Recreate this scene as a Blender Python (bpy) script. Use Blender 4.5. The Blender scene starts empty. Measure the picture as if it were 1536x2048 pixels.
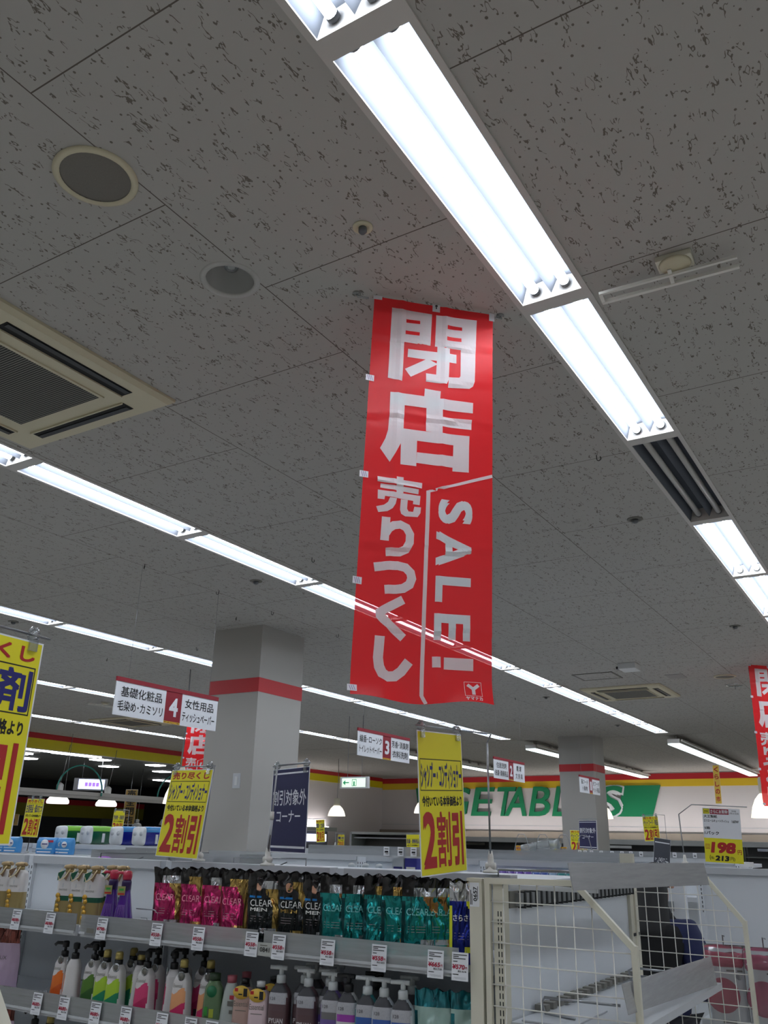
import bpy, bmesh, math, random
from mathutils import Vector, Matrix, noise

random.seed(7)
SC = bpy.context.scene
COL = SC.collection

# ------------------------------------------------------------------ camera
CAM_POS = Vector((0.0, 0.0, 1.55))
yaw, pit, rol = math.radians(31.901), math.radians(20.992), math.radians(1.267)
_f = Vector((-math.sin(yaw) * math.cos(pit), math.cos(yaw) * math.cos(pit), math.sin(pit)))
_r = Vector((math.cos(yaw), math.sin(yaw), 0))
_u = _r.cross(_f)
CX = _r * math.cos(rol) + _u * math.sin(rol)
CU = -_r * math.sin(rol) + _u * math.cos(rol)
cam = bpy.data.cameras.new('camera')
camo = bpy.data.objects.new('camera', cam)
COL.objects.link(camo)
camo.matrix_world = Matrix(((CX.x, CU.x, -_f.x, 0), (CX.y, CU.y, -_f.y, 0), (CX.z, CU.z, -_f.z, CAM_POS.z), (0, 0, 0, 1)))
cam.sensor_fit = 'HORIZONTAL'
cam.sensor_width = 36.0
cam.lens = 1713.45 / 1536 * 36.0
cam.clip_start = 0.05
cam.clip_end = 200
SC.camera = camo

# ------------------------------------------------------------------ world, exposure
w = bpy.data.worlds.new('world')
w.use_nodes = True
w.node_tree.nodes['Background'].inputs[0].default_value = (0.5, 0.55, 0.6, 1)
w.node_tree.nodes['Background'].inputs[1].default_value = 0.02
SC.world = w
SC.view_settings.view_transform = 'Standard'
SC.view_settings.look = 'None'
SC.view_settings.gamma = 1.0
SC.view_settings.use_curve_mapping = False
SC.view_settings.exposure = 0.2
TUBE_STRENGTH = 25.0

# ------------------------------------------------------------------ materials
def lin(c):
    out = []
    for v in c[:3]:
        v /= 255.0
        out.append(v / 12.92 if v <= 0.04045 else ((v + 0.055) / 1.055) ** 2.4)
    return tuple(out) + (1.0,)

_M = {}
def mat(name, rgb=(200, 200, 200), rough=0.5, metal=0.0, emit=0.0, alpha=1.0, coat=0.0, spec=0.5, trans=0.0, noise_amt=0.0, noise_scale=30.0):
    if name in _M:
        return _M[name]
    m = bpy.data.materials.new(name)
    m.use_nodes = True
    nt = m.node_tree
    b = nt.nodes['Principled BSDF']
    b.inputs['Base Color'].default_value = lin(rgb)
    b.inputs['Roughness'].default_value = rough
    b.inputs['Metallic'].default_value = metal
    b.inputs['Specular IOR Level'].default_value = spec
    b.inputs['Coat Weight'].default_value = coat
    b.inputs['Coat Roughness'].default_value = 0.12
    b.inputs['Alpha'].default_value = alpha
    b.inputs['Transmission Weight'].default_value = trans
    if emit:
        b.inputs['Emission Color'].default_value = lin(rgb)
        b.inputs['Emission Strength'].default_value = emit
    if noise_amt:
        tc = nt.nodes.new('ShaderNodeTexCoord')
        n = nt.nodes.new('ShaderNodeTexNoise')
        n.inputs['Scale'].default_value = noise_scale
        n.inputs['Detail'].default_value = 4
        nt.links.new(tc.outputs['Object'], n.inputs['Vector'])
        mx = nt.nodes.new('ShaderNodeMix')
        mx.data_type = 'RGBA'
        c = lin(rgb)
        mx.inputs[6].default_value = tuple(v * (1 - noise_amt) for v in c[:3]) + (1,)
        mx.inputs[7].default_value = tuple(min(1, v * (1 + noise_amt)) for v in c[:3]) + (1,)
        nt.links.new(n.outputs[0], mx.inputs[0])
        nt.links.new(mx.outputs[2], b.inputs['Base Color'])
    _M[name] = m
    return m

def ceiling_material():
    m = bpy.data.materials.new('mineral_fibre_tile')
    m.use_nodes = True
    nt = m.node_tree
    N, L = nt.nodes, nt.links
    b = N['Principled BSDF']
    b.inputs['Roughness'].default_value = 0.9
    b.inputs['Specular IOR Level'].default_value = 0.15
    tc = N.new('ShaderNodeTexCoord')
    sep = N.new('ShaderNodeSeparateXYZ')
    L.new(tc.outputs['Object'], sep.inputs[0])
    def math_(op, a, bb=None, c=None):
        n = N.new('ShaderNodeMath')
        n.operation = op
        for i, v in enumerate((a, bb, c)):
            if v is None:
                continue
            if isinstance(v, (int, float)):
                n.inputs[i].default_value = v
            else:
                L.new(v, n.inputs[i])
        return n.outputs[0]
    # tile joints: running bond along Y
    row = math_('DIVIDE', math_('SUBTRACT', sep.outputs[0], -1.654), 0.9255)
    rf = math_('FRACT', row)
    ri = math_('FLOOR', row)
    off = math_('MULTIPLY', math_('PINGPONG', ri, 1.0), 0.471)
    colv = math_('DIVIDE', math_('SUBTRACT', math_('SUBTRACT', sep.outputs[1], 0.919), off), 0.9415)
    cf = math_('FRACT', colv)
    g1 = math_('LESS_THAN', math_('MINIMUM', rf, math_('SUBTRACT', 1.0, rf)), 0.0021)
    g2 = math_('LESS_THAN', math_('MINIMUM', cf, math_('SUBTRACT', 1.0, cf)), 0.0021)
    joint = math_('MAXIMUM', g1, g2)
    # fissures: short lengths of wandering contour lines that run along Y, and pin holes
    def mapped(sx, sy, seed):
        mp = N.new('ShaderNodeMapping')
        mp.inputs['Scale'].default_value = (sx, sy, 1)
        mp.inputs['Location'].default_value = (seed, seed * 1.7, 0)
        L.new(tc.outputs['Object'], mp.inputs[0])
        return mp.outputs[0]
    def noise2(vec, scale, detail, rough=0.5):
        nz = N.new('ShaderNodeTexNoise')
        nz.noise_dimensions = '2D'
        nz.inputs['Scale'].default_value = scale
        nz.inputs['Detail'].default_value = detail
        nz.inputs['Roughness'].default_value = rough
        L.new(vec, nz.inputs['Vector'])
        return nz.outputs[0]
    def fissures(seed, width, cut):
        n1 = noise2(mapped(30, 11, seed), 1.0, 2.5, 0.62)
        f = math_('FRACT', math_('MULTIPLY', n1, 5.0))
        line = math_('LESS_THAN', math_('ABSOLUTE', math_('SUBTRACT', f, 0.5)), width)
        msk = math_('GREATER_THAN', noise2(mapped(26, 13, seed + 4.2), 1.0, 1.0), cut)
        return math_('MULTIPLY', line, msk)
    def pinholes(sx, sy, thr, seed):
        vo = N.new('ShaderNodeTexVoronoi')
        vo.voronoi_dimensions = '2D'
        vo.inputs['Scale'].default_value = 1.0
        L.new(mapped(sx, sy, seed), vo.inputs['Vector'])
        sc_ = N.new('ShaderNodeSeparateColor')
        L.new(vo.outputs['Color'], sc_.inputs[0])
        return math_('LESS_THAN', vo.outputs['Distance'], math_('MULTIPLY', math_('SUBTRACT', sc_.outputs[0], 0.25), thr))
    holes = math_('MAXIMUM', math_('MAXIMUM', fissures(0.3, 0.10, 0.64), fissures(9.1, 0.08, 0.66)), pinholes(30, 26, 0.16, 3.1))
    mixa = N.new('ShaderNodeMix'); mixa.data_type = 'RGBA'
    mixa.inputs[6].default_value = lin((170, 167, 161)); mixa.inputs[7].default_value = lin((112, 106, 98))
    L.new(holes, mixa.inputs[0])
    mixb = N.new('ShaderNodeMix'); mixb.data_type = 'RGBA'
    L.new(mixa.outputs[2], mixb.inputs[6]); mixb.inputs[7].default_value = lin((96, 90, 82))
    L.new(joint, mixb.inputs[0])
    L.new(mixb.outputs[2], b.inputs['Base Color'])
    bm = N.new('ShaderNodeBump')
    bm.inputs['Strength'].default_value = 0.4
    bm.inputs['Distance'].default_value = 0.003
    L.new(math_('SUBTRACT', 1.0, math_('MAXIMUM', holes, joint)), bm.inputs['Height'])
    L.new(bm.outputs[0], b.inputs['Normal'])
    return m

def banner_material(name, rgb, see=0.07):
    """thin printed polyester: diffuse + translucent, a little light coming straight through the weave"""
    m = bpy.data.materials.new(name)
    m.use_nodes = True
    nt = m.node_tree
    N, L = nt.nodes, nt.links
    N.remove(N['Principled BSDF'])
    out = N['Material Output']
    c = lin(rgb)
    d = N.new('ShaderNodeBsdfDiffuse'); d.inputs[0].default_value = c
    t = N.new('ShaderNodeBsdfTranslucent'); t.inputs[0].default_value = c
    tr = N.new('ShaderNodeBsdfTransparent'); tr.inputs[0].default_value = (1, 0.7, 0.72, 1)
    g = N.new('ShaderNodeBsdfGlossy'); g.inputs[0].default_value = (1, 1, 1, 1); g.inputs['Roughness'].default_value = 0.35
    m1 = N.new('ShaderNodeMixShader'); m1.inputs[0].default_value = 0.38
    L.new(d.outputs[0], m1.inputs[1]); L.new(t.outputs[0], m1.inputs[2])
    m2 = N.new('ShaderNodeMixShader'); m2.inputs[0].default_value = see
    L.new(m1.outputs[0], m2.inputs[1]); L.new(tr.outputs[0], m2.inputs[2])
    m3 = N.new('ShaderNodeMixShader'); m3.inputs[0].default_value = 0.012
    L.new(m2.outputs[0], m3.inputs[1]); L.new(g.outputs[0], m3.inputs[2])
    L.new(m3.outputs[0], out.inputs[0])
    return m

def clear_material(name, rgb, body=0.3, rough=0.18, gloss=0.1):
    """thin clear plastic with scuffs: transparent + diffuse haze + gloss"""
    m = bpy.data.materials.new(name)
    m.use_nodes = True
    nt = m.node_tree
    N, L = nt.nodes, nt.links
    N.remove(N['Principled BSDF'])
    c = lin(rgb)
    tr = N.new('ShaderNodeBsdfTransparent'); tr.inputs[0].default_value = (0.93, 0.95, 0.95, 1)
    d = N.new('ShaderNodeBsdfDiffuse'); d.inputs[0].default_value = c
    t = N.new('ShaderNodeBsdfTranslucent'); t.inputs[0].default_value = c
    md = N.new('ShaderNodeMixShader'); md.inputs[0].default_value = 0.35
    L.new(d.outputs[0], md.inputs[1]); L.new(t.outputs[0], md.inputs[2])
    tc = N.new('ShaderNodeTexCoord'); nz = N.new('ShaderNodeTexNoise')
    mp = N.new('ShaderNodeMapping'); mp.inputs['Scale'].default_value = (2, 2, 30)
    L.new(tc.outputs['Object'], mp.inputs[0]); L.new(mp.outputs[0], nz.inputs['Vector'])
    nz.inputs['Scale'].default_value = 4; nz.inputs['Detail'].default_value = 3
    rg = N.new('ShaderNodeMapRange')
    rg.inputs['From Min'].default_value = 0.3; rg.inputs['From Max'].default_value = 0.7
    rg.inputs['To Min'].default_value = body * 0.93; rg.inputs['To Max'].default_value = min(1, body * 1.07)
    L.new(nz.outputs[0], rg.inputs[0])
    m1 = N.new('ShaderNodeMixShader'); L.new(rg.outputs[0], m1.inputs[0])
    L.new(tr.outputs[0], m1.inputs[1]); L.new(md.outputs[0], m1.inputs[2])
    g = N.new('ShaderNodeBsdfGlossy'); g.inputs['Roughness'].default_value = rough
    fr = N.new('ShaderNodeFresnel'); fr.inputs[0].default_value = 1.45
    ml = N.new('ShaderNodeMath'); ml.operation = 'ADD'; ml.inputs[1].default_value = gloss
    L.new(fr.outputs[0], ml.inputs[0])
    m2 = N.new('ShaderNodeMixShader'); L.new(ml.outputs[0], m2.inputs[0])
    L.new(m1.outputs[0], m2.inputs[1]); L.new(g.outputs[0], m2.inputs[2])
    L.new(m2.outputs[0], N['Material Output'].inputs[0])
    return m

def foil(name, rgb, rough=0.2, metal=0.8):
    if name in _M:
        return _M[name]
    m = mat(name, rgb, rough=rough, metal=metal, coat=0.4)
    nt = m.node_tree
    N, L = nt.nodes, nt.links
    tc = N.new('ShaderNodeTexCoord'); mp = N.new('ShaderNodeMapping'); nz = N.new('ShaderNodeTexNoise'); bp_ = N.new('ShaderNodeBump')
    mp.inputs['Scale'].default_value = (20, 20, 7)
    mp.inputs['Rotation'].default_value = (0, 0.35, 0)
    nz.inputs['Scale'].default_value = 1.0; nz.inputs['Detail'].default_value = 1.0; nz.inputs['Distortion'].default_value = 1.4
    oi = N.new('ShaderNodeObjectInfo'); ad = N.new('ShaderNodeVectorMath'); ad.operation = 'ADD'
    L.new(oi.outputs['Location'], ad.inputs[1]); L.new(tc.outputs['Object'], ad.inputs[0])
    L.new(ad.outputs[0], mp.inputs[0]); L.new(mp.outputs[0], nz.inputs['Vector']); L.new(nz.outputs[0], bp_.inputs['Height'])
    bp_.inputs['Strength'].default_value = 1.0; bp_.inputs['Distance'].default_value = 0.045
    L.new(bp_.outputs[0], N['Principled BSDF'].inputs['Normal'])
    return m

CEIL = ceiling_material()
WHITE = mat('white_paint', (206, 207, 206), 0.5)
SHELF = mat('shelf_white_enamel', (212, 216, 220), 0.4, noise_amt=0.03, noise_scale=6)
LIP = mat('shelf_lip_grey', (186, 189, 192), 0.35)
CREAM = mat('cream_enamel', (206, 202, 184), 0.4, noise_amt=0.03, noise_scale=8)
SLOT = mat('slot_dark', (38, 40, 40), 0.8)
BLACK = mat('black_plastic', (18, 18, 20), 0.35)
STEEL = mat('steel_wire', (150, 152, 154), 0.3, metal=0.85)
WIREW = mat('white_wire', (214, 212, 204), 0.4)
CLEAR = clear_material('clear_acrylic', (232, 235, 237), 0.34)
SCUFF = clear_material('scuffed_acrylic', (196, 196, 196), 0.86, rough=0.25, gloss=0.03)
CLIP = clear_material('clear_clip_plastic', (215, 220, 222), 0.3, rough=0.1)
TUBE = mat('lit_tube', (236, 244, 255), 0.5, emit=TUBE_STRENGTH)
REFL = mat('lamp_reflector', (100, 104, 111), 0.6, spec=0.0)
DEADTUBE = mat('unlit_tube', (178, 176, 170), 0.3)
DEADREFL = REFL
HOUSING = mat('lamp_housing', (190, 186, 180), 0.5)
SOCKET = mat('lamp_socket', (96, 98, 100), 0.5)
BEIGE = mat('aged_beige_plastic', (196, 188, 160), 0.5)
GRILLE = mat('grille_grey', (110, 108, 100), 0.6)
DARK = mat('dark_void', (14, 14, 14), 0.8)
YEL = mat('poster_yellow', (228, 217, 30), 0.5)
YRED = mat('poster_red', (176, 34, 34), 0.5)
NAVYINK = mat('poster_navy', (30, 32, 110), 0.5)
INK = mat('ink_black', (18, 18, 18), 0.6)
PAPER = mat('paper_white', (226, 228, 232), 0.5)
NAVY = mat('navy_board', (22, 24, 74), 0.45)
SIGNRED = mat('sign_dark_red', (140, 22, 40), 0.45)
STRIPRED = mat('wall_strip_red', (186, 34, 42), 0.5)
STRIPYEL = mat('wall_strip_yellow', (226, 190, 40), 0.5)
GREEN = mat('letter_green', (22, 128, 84), 0.45)
GOLD = foil('gold_foil', (190, 158, 84))
SILVER = foil('silver_foil', (190, 192, 194), 0.18)

# ------------------------------------------------------------------ mesh builder
_glyph = {}
def glyphs(body, off=0.0, res=3):
    k = (body, off, res)
    if k not in _glyph:
        c = bpy.data.curves.new('lettering', 'FONT')
        c.body = body
        c.size = 1.0
        c.resolution_u = res
        c.fill_mode = 'FRONT'
        o = bpy.data.objects.new('lettering', c)
        COL.objects.link(o)
        dg = bpy.context.evaluated_depsgraph_get()
        me = bpy.data.meshes.new_from_object(o.evaluated_get(dg))
        vs0 = [(v.co.x, v.co.y) for v in me.vertices]
        fs0 = [tuple(p.vertices) for p in me.polygons]
        # heavier strokes: the same outline laid over itself, shifted by the extra stroke width
        if off > 0:
            sh = [(0, 0), (-off, -off), (off, -off), (off, off), (-off, off)]
            if off > 0.035:
                sh += [(-off, 0), (off, 0), (0, -off), (0, off)]
        else:
            sh = [(0, 0)]
        vs = [(x + a, y + b) for a, b in sh for x, y in vs0]
        fs = [tuple(j + i * len(vs0) for j in f) for i in range(len(sh)) for f in fs0]
        bpy.data.objects.remove(o)
        bpy.data.curves.remove(c)
        bpy.data.meshes.remove(me)
        if vs:
            x0, x1 = min(v[0] for v in vs), max(v[0] for v in vs)
            y0, y1 = min(v[1] for v in vs), max(v[1] for v in vs)
        else:
            x0 = y0 = 0; x1 = y1 = 1
        asp = (x1 - x0) / max(1e-6, y1 - y0)
        vs = [((x - x0) / max(1e-6, x1 - x0), (y - y0) / max(1e-6, y1 - y0)) for x, y in vs]
        _glyph[k] = (vs, fs, asp, max(1, len(vs) // len(sh)) if vs else 1)
    return _glyph[k]

class MB:
    def __init__(s):
        s.v, s.f, s.mi, s.sm, s.mats = [], [], [], [], []
    def slot(s, m):
        if m not in s.mats:
            s.mats.append(m)
        return s.mats.index(m)
    def add(s, vs, fs, m, smooth=False):
        b = len(s.v)
        s.v.extend(tuple(v) for v in vs)
        k = s.slot(m) if not isinstance(m, list) else None
        for i, f in enumerate(fs):
            s.f.append(tuple(b + j for j in f))
            s.mi.append(k if k is not None else s.slot(m[i]))
            s.sm.append(smooth)
    def box(s, x0, x1, y0, y1, z0, z1, m, M=None):
        vs = [Vector((x, y, z)) for z in (z0, z1) for y in (y0, y1) for x in (x0, x1)]
        if M is not None:
            vs = [M @ v for v in vs]
        s.add(vs, [(0, 2, 3, 1), (4, 5, 7, 6), (0, 1, 5, 4), (2, 6, 7, 3), (0, 4, 6, 2), (1, 3, 7, 5)], m)
    def bar(s, a, b, wx, wz, m, up=Vector((0, 0, 1))):
        """square bar from a to b"""
        a, b = Vector(a), Vector(b)
        d = (b - a)
        L = d.length
        d.normalize()
        x = d.cross(up)
        if x.length < 1e-4:
            x = Vector((1, 0, 0))
        x.normalize()
        z = x.cross(d)
        vs = [p + x * sx * wx / 2 + z * sz * wz / 2 for p in (a, b) for sx, sz in ((-1, -1), (1, -1), (1, 1), (-1, 1))]
        s.add(vs, [(3, 2, 1, 0), (4, 5, 6, 7), (0, 1, 5, 4), (1, 2, 6, 5), (2, 3, 7, 6), (3, 0, 4, 7)], m)
    def tube(s, pts, r, m, n=8, caps=True, radii=None):
        pts = [Vector(p) for p in pts]
        rings = []
        prev = None
        for i, p in enumerate(pts):
            d = (pts[min(i + 1, len(pts) - 1)] - pts[max(i - 1, 0)]).normalized()
            if prev is None:
                x = d.cross(Vector((0, 0, 1)))
                if x.length < 1e-3:
                    x = d.cross(Vector((1, 0, 0)))
            else:
                x = prev - d * prev.dot(d)
            x.normalize()
            prev = x
            y = d.cross(x)
            rr = radii[i] if radii else r
            rings.append([p + (x * math.cos(2 * math.pi * k / n) + y * math.sin(2 * math.pi * k / n)) * rr for k in range(n)])
        s.loft(rings, m, caps=caps)
    def loft(s, rings, m, caps=True, smooth=True, matfn=None):
        n = len(rings[0])
        vs = [p for r in rings for p in r]
        fs, ms = [], []
        for i in range(len(rings) - 1):
            for k in range(n):
                f = (i * n + k, i * n + (k + 1) % n, (i + 1) * n + (k + 1) % n, (i + 1) * n + k)
                fs.append(f)
                if matfn:
                    c = Vector((0, 0, 0))
                    for j in f:
                        c += Vector(vs[j])
                    ms.append(matfn(c / 4, i, k))
        if caps:
            fs.append(tuple(reversed(range(n)))); fs.append(tuple((len(rings) - 1) * n + k for k in range(n)))
            if matfn:
                ms += [ms[0], ms[-1]]
        s.add(vs, fs, ms if matfn else m, smooth)
    def lathe(s, prof, m, c=(0, 0, 0), n=20, caps=True, matfn=None, flip=False):
        c = Vector(c)
        rings = [[c + Vector((r * math.cos(2 * math.pi * k / n), r * math.sin(2 * math.pi * k / n), z)) for k in range(n)] for r, z in prof]
        s.loft(rings, m, caps, True, matfn)
    def rbox_rings(s, prof, n=28, e=4.0, c=(0, 0)):
        """rounded-rectangle rings: prof of (half width, half depth, z)"""
        out = []
        for hw, hd, z in prof:
            ring = []
            for k in range(n):
                a = 2 * math.pi * (k + 0.5) / n
                ca, sa = math.cos(a), math.sin(a)
                q = (abs(ca) ** e + abs(sa) ** e) ** (-1 / e)
                ring.append(Vector((c[0] + hw * ca * q, c[1] + hd * sa * q, z)))
            out.append(ring)
        return out
    def quad(s, pts, m):
        s.add(pts, [tuple(range(len(pts)))], m)
    def rect(s, x0, x1, z0, z1, m, y=-0.0006):
        """printed rectangle facing local -y"""
        s.add([(x0, y, z0), (x1, y, z0), (x1, y, z1), (x0, y, z1)], [(0, 1, 2, 3)], m)
    def outline(s, x0, x1, z0, z1, t, m, y=-0.0006):
        s.rect(x0, x1, z0, z0 + t, m, y); s.rect(x0, x1, z1 - t, z1, m, y)
        s.rect(x0, x0 + t, z0, z1, m, y); s.rect(x1 - t, x1, z0, z1, m, y)
    def text(s, body, x, z, wd, ht, m, off=0.0, y=-0.0008, shear=0.0, rot=0, fn=None, depth=0.0, keep=False, res=3, lay=1e-4):
        """lettering that fills the box (x, z, wd, ht), facing local -y; rot=-90 reads downwards"""
        vs, fs, asp, n0 = glyphs(body, off, res)
        if keep:
            if rot == 0 and ht * asp < wd:
                x += (wd - ht * asp) / 2; wd = ht * asp
            elif rot == 0:
                z += (ht - wd / asp) / 2; ht = wd / asp
        out = []
        for idx, (u, v) in enumerate(vs):
            k = (idx // n0) * lay
            if rot == -90:
                u, v = v, 1 - u
            px, pz = x + u * wd + shear * (v - 0.5) * ht, z + v * ht
            if fn:
                p = fn(px, pz)
                out.append((p[0], p[1] - k, p[2]))
            else:
                out.append((px, y - k, pz))
        s.add(out, fs, m)
        if depth:
            cnt = {}
            for f in fs:
                for i in range(len(f)):
                    a, b = f[i], f[(i + 1) % len(f)]
                    k = (min(a, b), max(a, b))
                    cnt.setdefault(k, []).append((a, b))
            sv, sf = [], []
            for k, l in cnt.items():
                if len(l) == 1:
                    a, b = l[0]
                    i = len(sv)
                    A, B = out[a], out[b]
                    sv += [A, B, (B[0], B[1] + depth, B[2]), (A[0], A[1] + depth, A[2])]
                    sf.append((i + 1, i, i + 3, i + 2))
            s.add(sv, sf, m)
    def build(s, name, parent=None, loc=None, rotz=0.0, bevel=0.0, M=None):
        me = bpy.data.meshes.new(name)
        me.from_pydata(s.v, [], s.f)
        for m in s.mats:
            me.materials.append(m)
        me.polygons.foreach_set('material_index', s.mi)
        me.polygons.foreach_set('use_smooth', s.sm)
        me.update()
        o = bpy.data.objects.new(name, me)
        COL.objects.link(o)
        if parent is not None:
            o.parent = parent
        if M is not None:
            o.matrix_world = M
        else:
            if loc is not None:
                o.location = loc
            o.rotation_euler.z = rotz
        if bevel:
            b = o.modifiers.new('bevel', 'BEVEL')
            b.width = bevel
            b.segments = 2
            b.limit_method = 'ANGLE'
        return o

def tag(o, label, cat, group=None, kind=None):
    if label: o['label'] = label
    if cat: o['category'] = cat
    if group: o['group'] = group
    if kind: o['kind'] = kind
    return o

def thing(name, label, cat, loc=(0, 0, 0), rotz=0.0, group=None, M=None):
    o = bpy.data.objects.new(name, None)
    COL.objects.link(o)
    o.empty_display_size = 0.05
    if M is not None:
        o.matrix_world = M
    else:
        o.location = loc
        o.rotation_euler.z = rotz
    return tag(o, label, cat, group)

def dup(root, label=None, loc=None, rotz=None, group=None, scale=None, parent=None):
    c = root.copy()
    COL.objects.link(c)
    if parent is not None:
        c.parent = parent
    if label: c['label'] = label
    if group: c['group'] = group
    if loc is not None: c.location = loc
    if rotz is not None: c.rotation_euler.z = rotz
    if scale is not None: c.scale = scale if not isinstance(scale, (int, float)) else (scale,) * 3
    for ch in list(root.children):
        dup(ch, parent=c)
    return c

def structure(mb, name, **k):
    o = mb.build(name, **k)
    o['kind'] = 'structure'
    return o

def frame(BL, BR, TL):
    """local x along the bottom edge, z up the left edge, -y towards the reader"""
    BL, BR, TL = Vector(BL), Vector(BR), Vector(TL)
    x = (BR - BL); wd = x.length; x.normalize()
    z = (TL - BL); z -= x * z.dot(x); ht = z.length; z.normalize()
    y = z.cross(x)
    M = Matrix(((x.x, y.x, z.x, BL.x), (x.y, y.y, z.y, BL.y), (x.z, y.z, z.z, BL.z), (0, 0, 0, 1)))
    return M, wd, ht

ORD = ['first', 'second', 'third', 'fourth', 'fifth', 'sixth', 'seventh', 'eighth', 'ninth', 'tenth', 'eleventh', 'twelfth', 'thirteenth', 'fourteenth', 'fifteenth', 'sixteenth']
def in_view(p, margin=0.0):
    d = Vector(p) - CAM_POS
    zc = d.dot(_f)
    if zc < 0.1:
        return False
    x = 0.5 + 1713.45 / 1536 * d.dot(CX) / zc
    y = 0.5 - 1713.45 / 2048 * d.dot(CU) / zc
    return -margin < x < 1 + margin and -margin < y < 1 + margin
# ------------------------------------------------------------------ setting
HC = 3.30
XL, XR, YN, YF = -14.1, 9.0, -7.0, 22.9
ROWS = [7.6, 4.8, 2.0, -0.83, -3.66, -6.43, -9.23, -12.05]
Y0, PITCH, STEP = 1.225, 1.226, 14.95

mb = MB(); mb.box(-26, XR, YN, YF + 0.2, -0.1, 0, mat('vinyl_floor', (196, 192, 184), 0.35, noise_amt=0.05, noise_scale=1.5))
structure(mb, 'floor')

mb = MB()
DLX, DLY = -1.731, 1.768
xs = [XL] + sorted(sum([[x - 0.125, x + 0.125] for x in ROWS], [])) + [XR]
for i in range(0, len(xs), 2):
    xa, xb = xs[i], xs[i + 1]
    if xa < DLX < xb:
        mb.box(xa, xb, YN, DLY - .13, HC, HC + 0.14, CEIL); mb.box(xa, xb, DLY + .13, STEP, HC, HC + 0.14, CEIL)
        mb.box(xa, DLX - .13, DLY - .13, DLY + .13, HC, HC + 0.14, CEIL); mb.box(DLX + .13, xb, DLY - .13, DLY + .13, HC, HC + 0.14, CEIL)
    else:
        mb.box(xa, xb, YN, STEP, HC, HC + 0.14, CEIL)
mb.box(XL, XR, STEP + 0.02, YF, HC, HC + 0.14, CEIL)
mb.box(XL, XR, STEP, STEP + 0.02, HC + 0.02, HC + 0.14, DARK)
kmin = -4
yrow_end = Y0 + 11 * PITCH - 0.066
for x in ROWS:
    mb.box(x - 0.125, x + 0.125, YN, Y0 + kmin * PITCH - 0.033, HC, HC + 0.14, CEIL)
    mb.box(x - 0.125, x + 0.125, yrow_end + 0.033, STEP, HC, HC + 0.14, CEIL)
# round opening for the recessed downlight
a_ = .13
cir = [(DLX + .083 * math.cos(2 * math.pi * k / 48), DLY + .083 * math.sin(2 * math.pi * k / 48)) for k in range(48)]
sq = []
for k in range(48):
    c_, s_ = math.cos(2 * math.pi * k / 48), math.sin(2 * math.pi * k / 48)
    q_ = a_ / max(abs(c_), abs(s_))
    sq.append((DLX + c_ * q_, DLY + s_ * q_))
mb.add([(x, y, HC) for x, y in cir] + [(x, y, HC) for x, y in sq] + [(x, y, HC + .14) for x, y in cir],
       [(k, 48 + k, 48 + (k + 1) % 48, (k + 1) % 48) for k in range(48)] + [(k, (k + 1) % 48, 96 + (k + 1) % 48, 96 + k) for k in range(48)], CEIL)
ceil = structure(mb, 'ceiling')
WALLP = mat('wall_pinkish_white', (212, 207, 206), 0.6, noise_amt=0.02, noise_scale=2)
WALLW = mat('wall_off_white', (200, 197, 190), 0.6)
RAILW = mat('wall_bumper_wood', (140, 130, 116), 0.5, noise_amt=0.1, noise_scale=4)
mb = MB()
mb.box(XL, XR, YF, YF + 0.15, 0, HC + 0.14, WALLP)
mb.box(XL + 0.02, XR, YF - 0.02, YF, 3.14, 3.28, STRIPRED)
mb.box(XL + 0.02, XR, YF - 0.02, YF, 2.97, 3.14, STRIPYEL)
mb.box(XL + 0.02, XR, YF - 0.012, YF, 2.0, 2.015, LIP)
structure(mb, 'wall_back')
mb = MB(); mb.box(XL + 0.03, XR, YF - 0.14, YF - 0.021, 1.66, 1.86, RAILW); structure(mb, 'trim_1')
mb = MB()
mb.box(XL - 0.15, XL, YN, 4.0, 0, HC + 0.14, WALLW)
mb.box(XL - 0.15, XL, 18.3, YF, 0, HC + 0.14, WALLP)
mb.box(XL - 0.15, XL, 4.0, 18.3, 3.02, HC + 0.14, WALLW)
mb.box(XL - 0.0, XL + 0.02, 4.0, YF - 0.021, 3.2, 3.298, STRIPRED)
STRIPY2 = mat('wall_strip_lemon', (222, 206, 30), 0.3)
mb.box(XL - 0.0, XL + 0.02, 4.0, YF - 0.021, 3.02, 3.2, STRIPY2)
structure(mb, 'wall_left')
mb = MB(); mb.box(XR, XR + 0.15, YN, YF, 0, HC + 0.14, WALLW); structure(mb, 'wall_right')
mb = MB(); mb.box(-26, XR, YN - 0.15, YN, 0, HC + 0.14, WALLW); structure(mb, 'wall_near')
# unlit hall beyond the opening
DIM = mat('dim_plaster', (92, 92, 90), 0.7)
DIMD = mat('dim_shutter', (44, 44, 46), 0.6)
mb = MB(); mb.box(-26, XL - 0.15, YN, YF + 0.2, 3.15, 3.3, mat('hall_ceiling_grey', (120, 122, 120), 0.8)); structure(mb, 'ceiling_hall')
mb = MB()
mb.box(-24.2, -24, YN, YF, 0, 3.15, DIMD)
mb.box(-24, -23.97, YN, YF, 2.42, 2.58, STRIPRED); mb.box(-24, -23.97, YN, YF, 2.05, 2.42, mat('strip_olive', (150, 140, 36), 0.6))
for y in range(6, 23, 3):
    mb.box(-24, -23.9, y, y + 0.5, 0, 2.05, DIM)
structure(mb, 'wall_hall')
mb = MB(); mb.box(-26, XL - 0.15, YF, YF + 0.15, 0, 3.15, DIMD); structure(mb, 'wall_hall_end')

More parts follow.
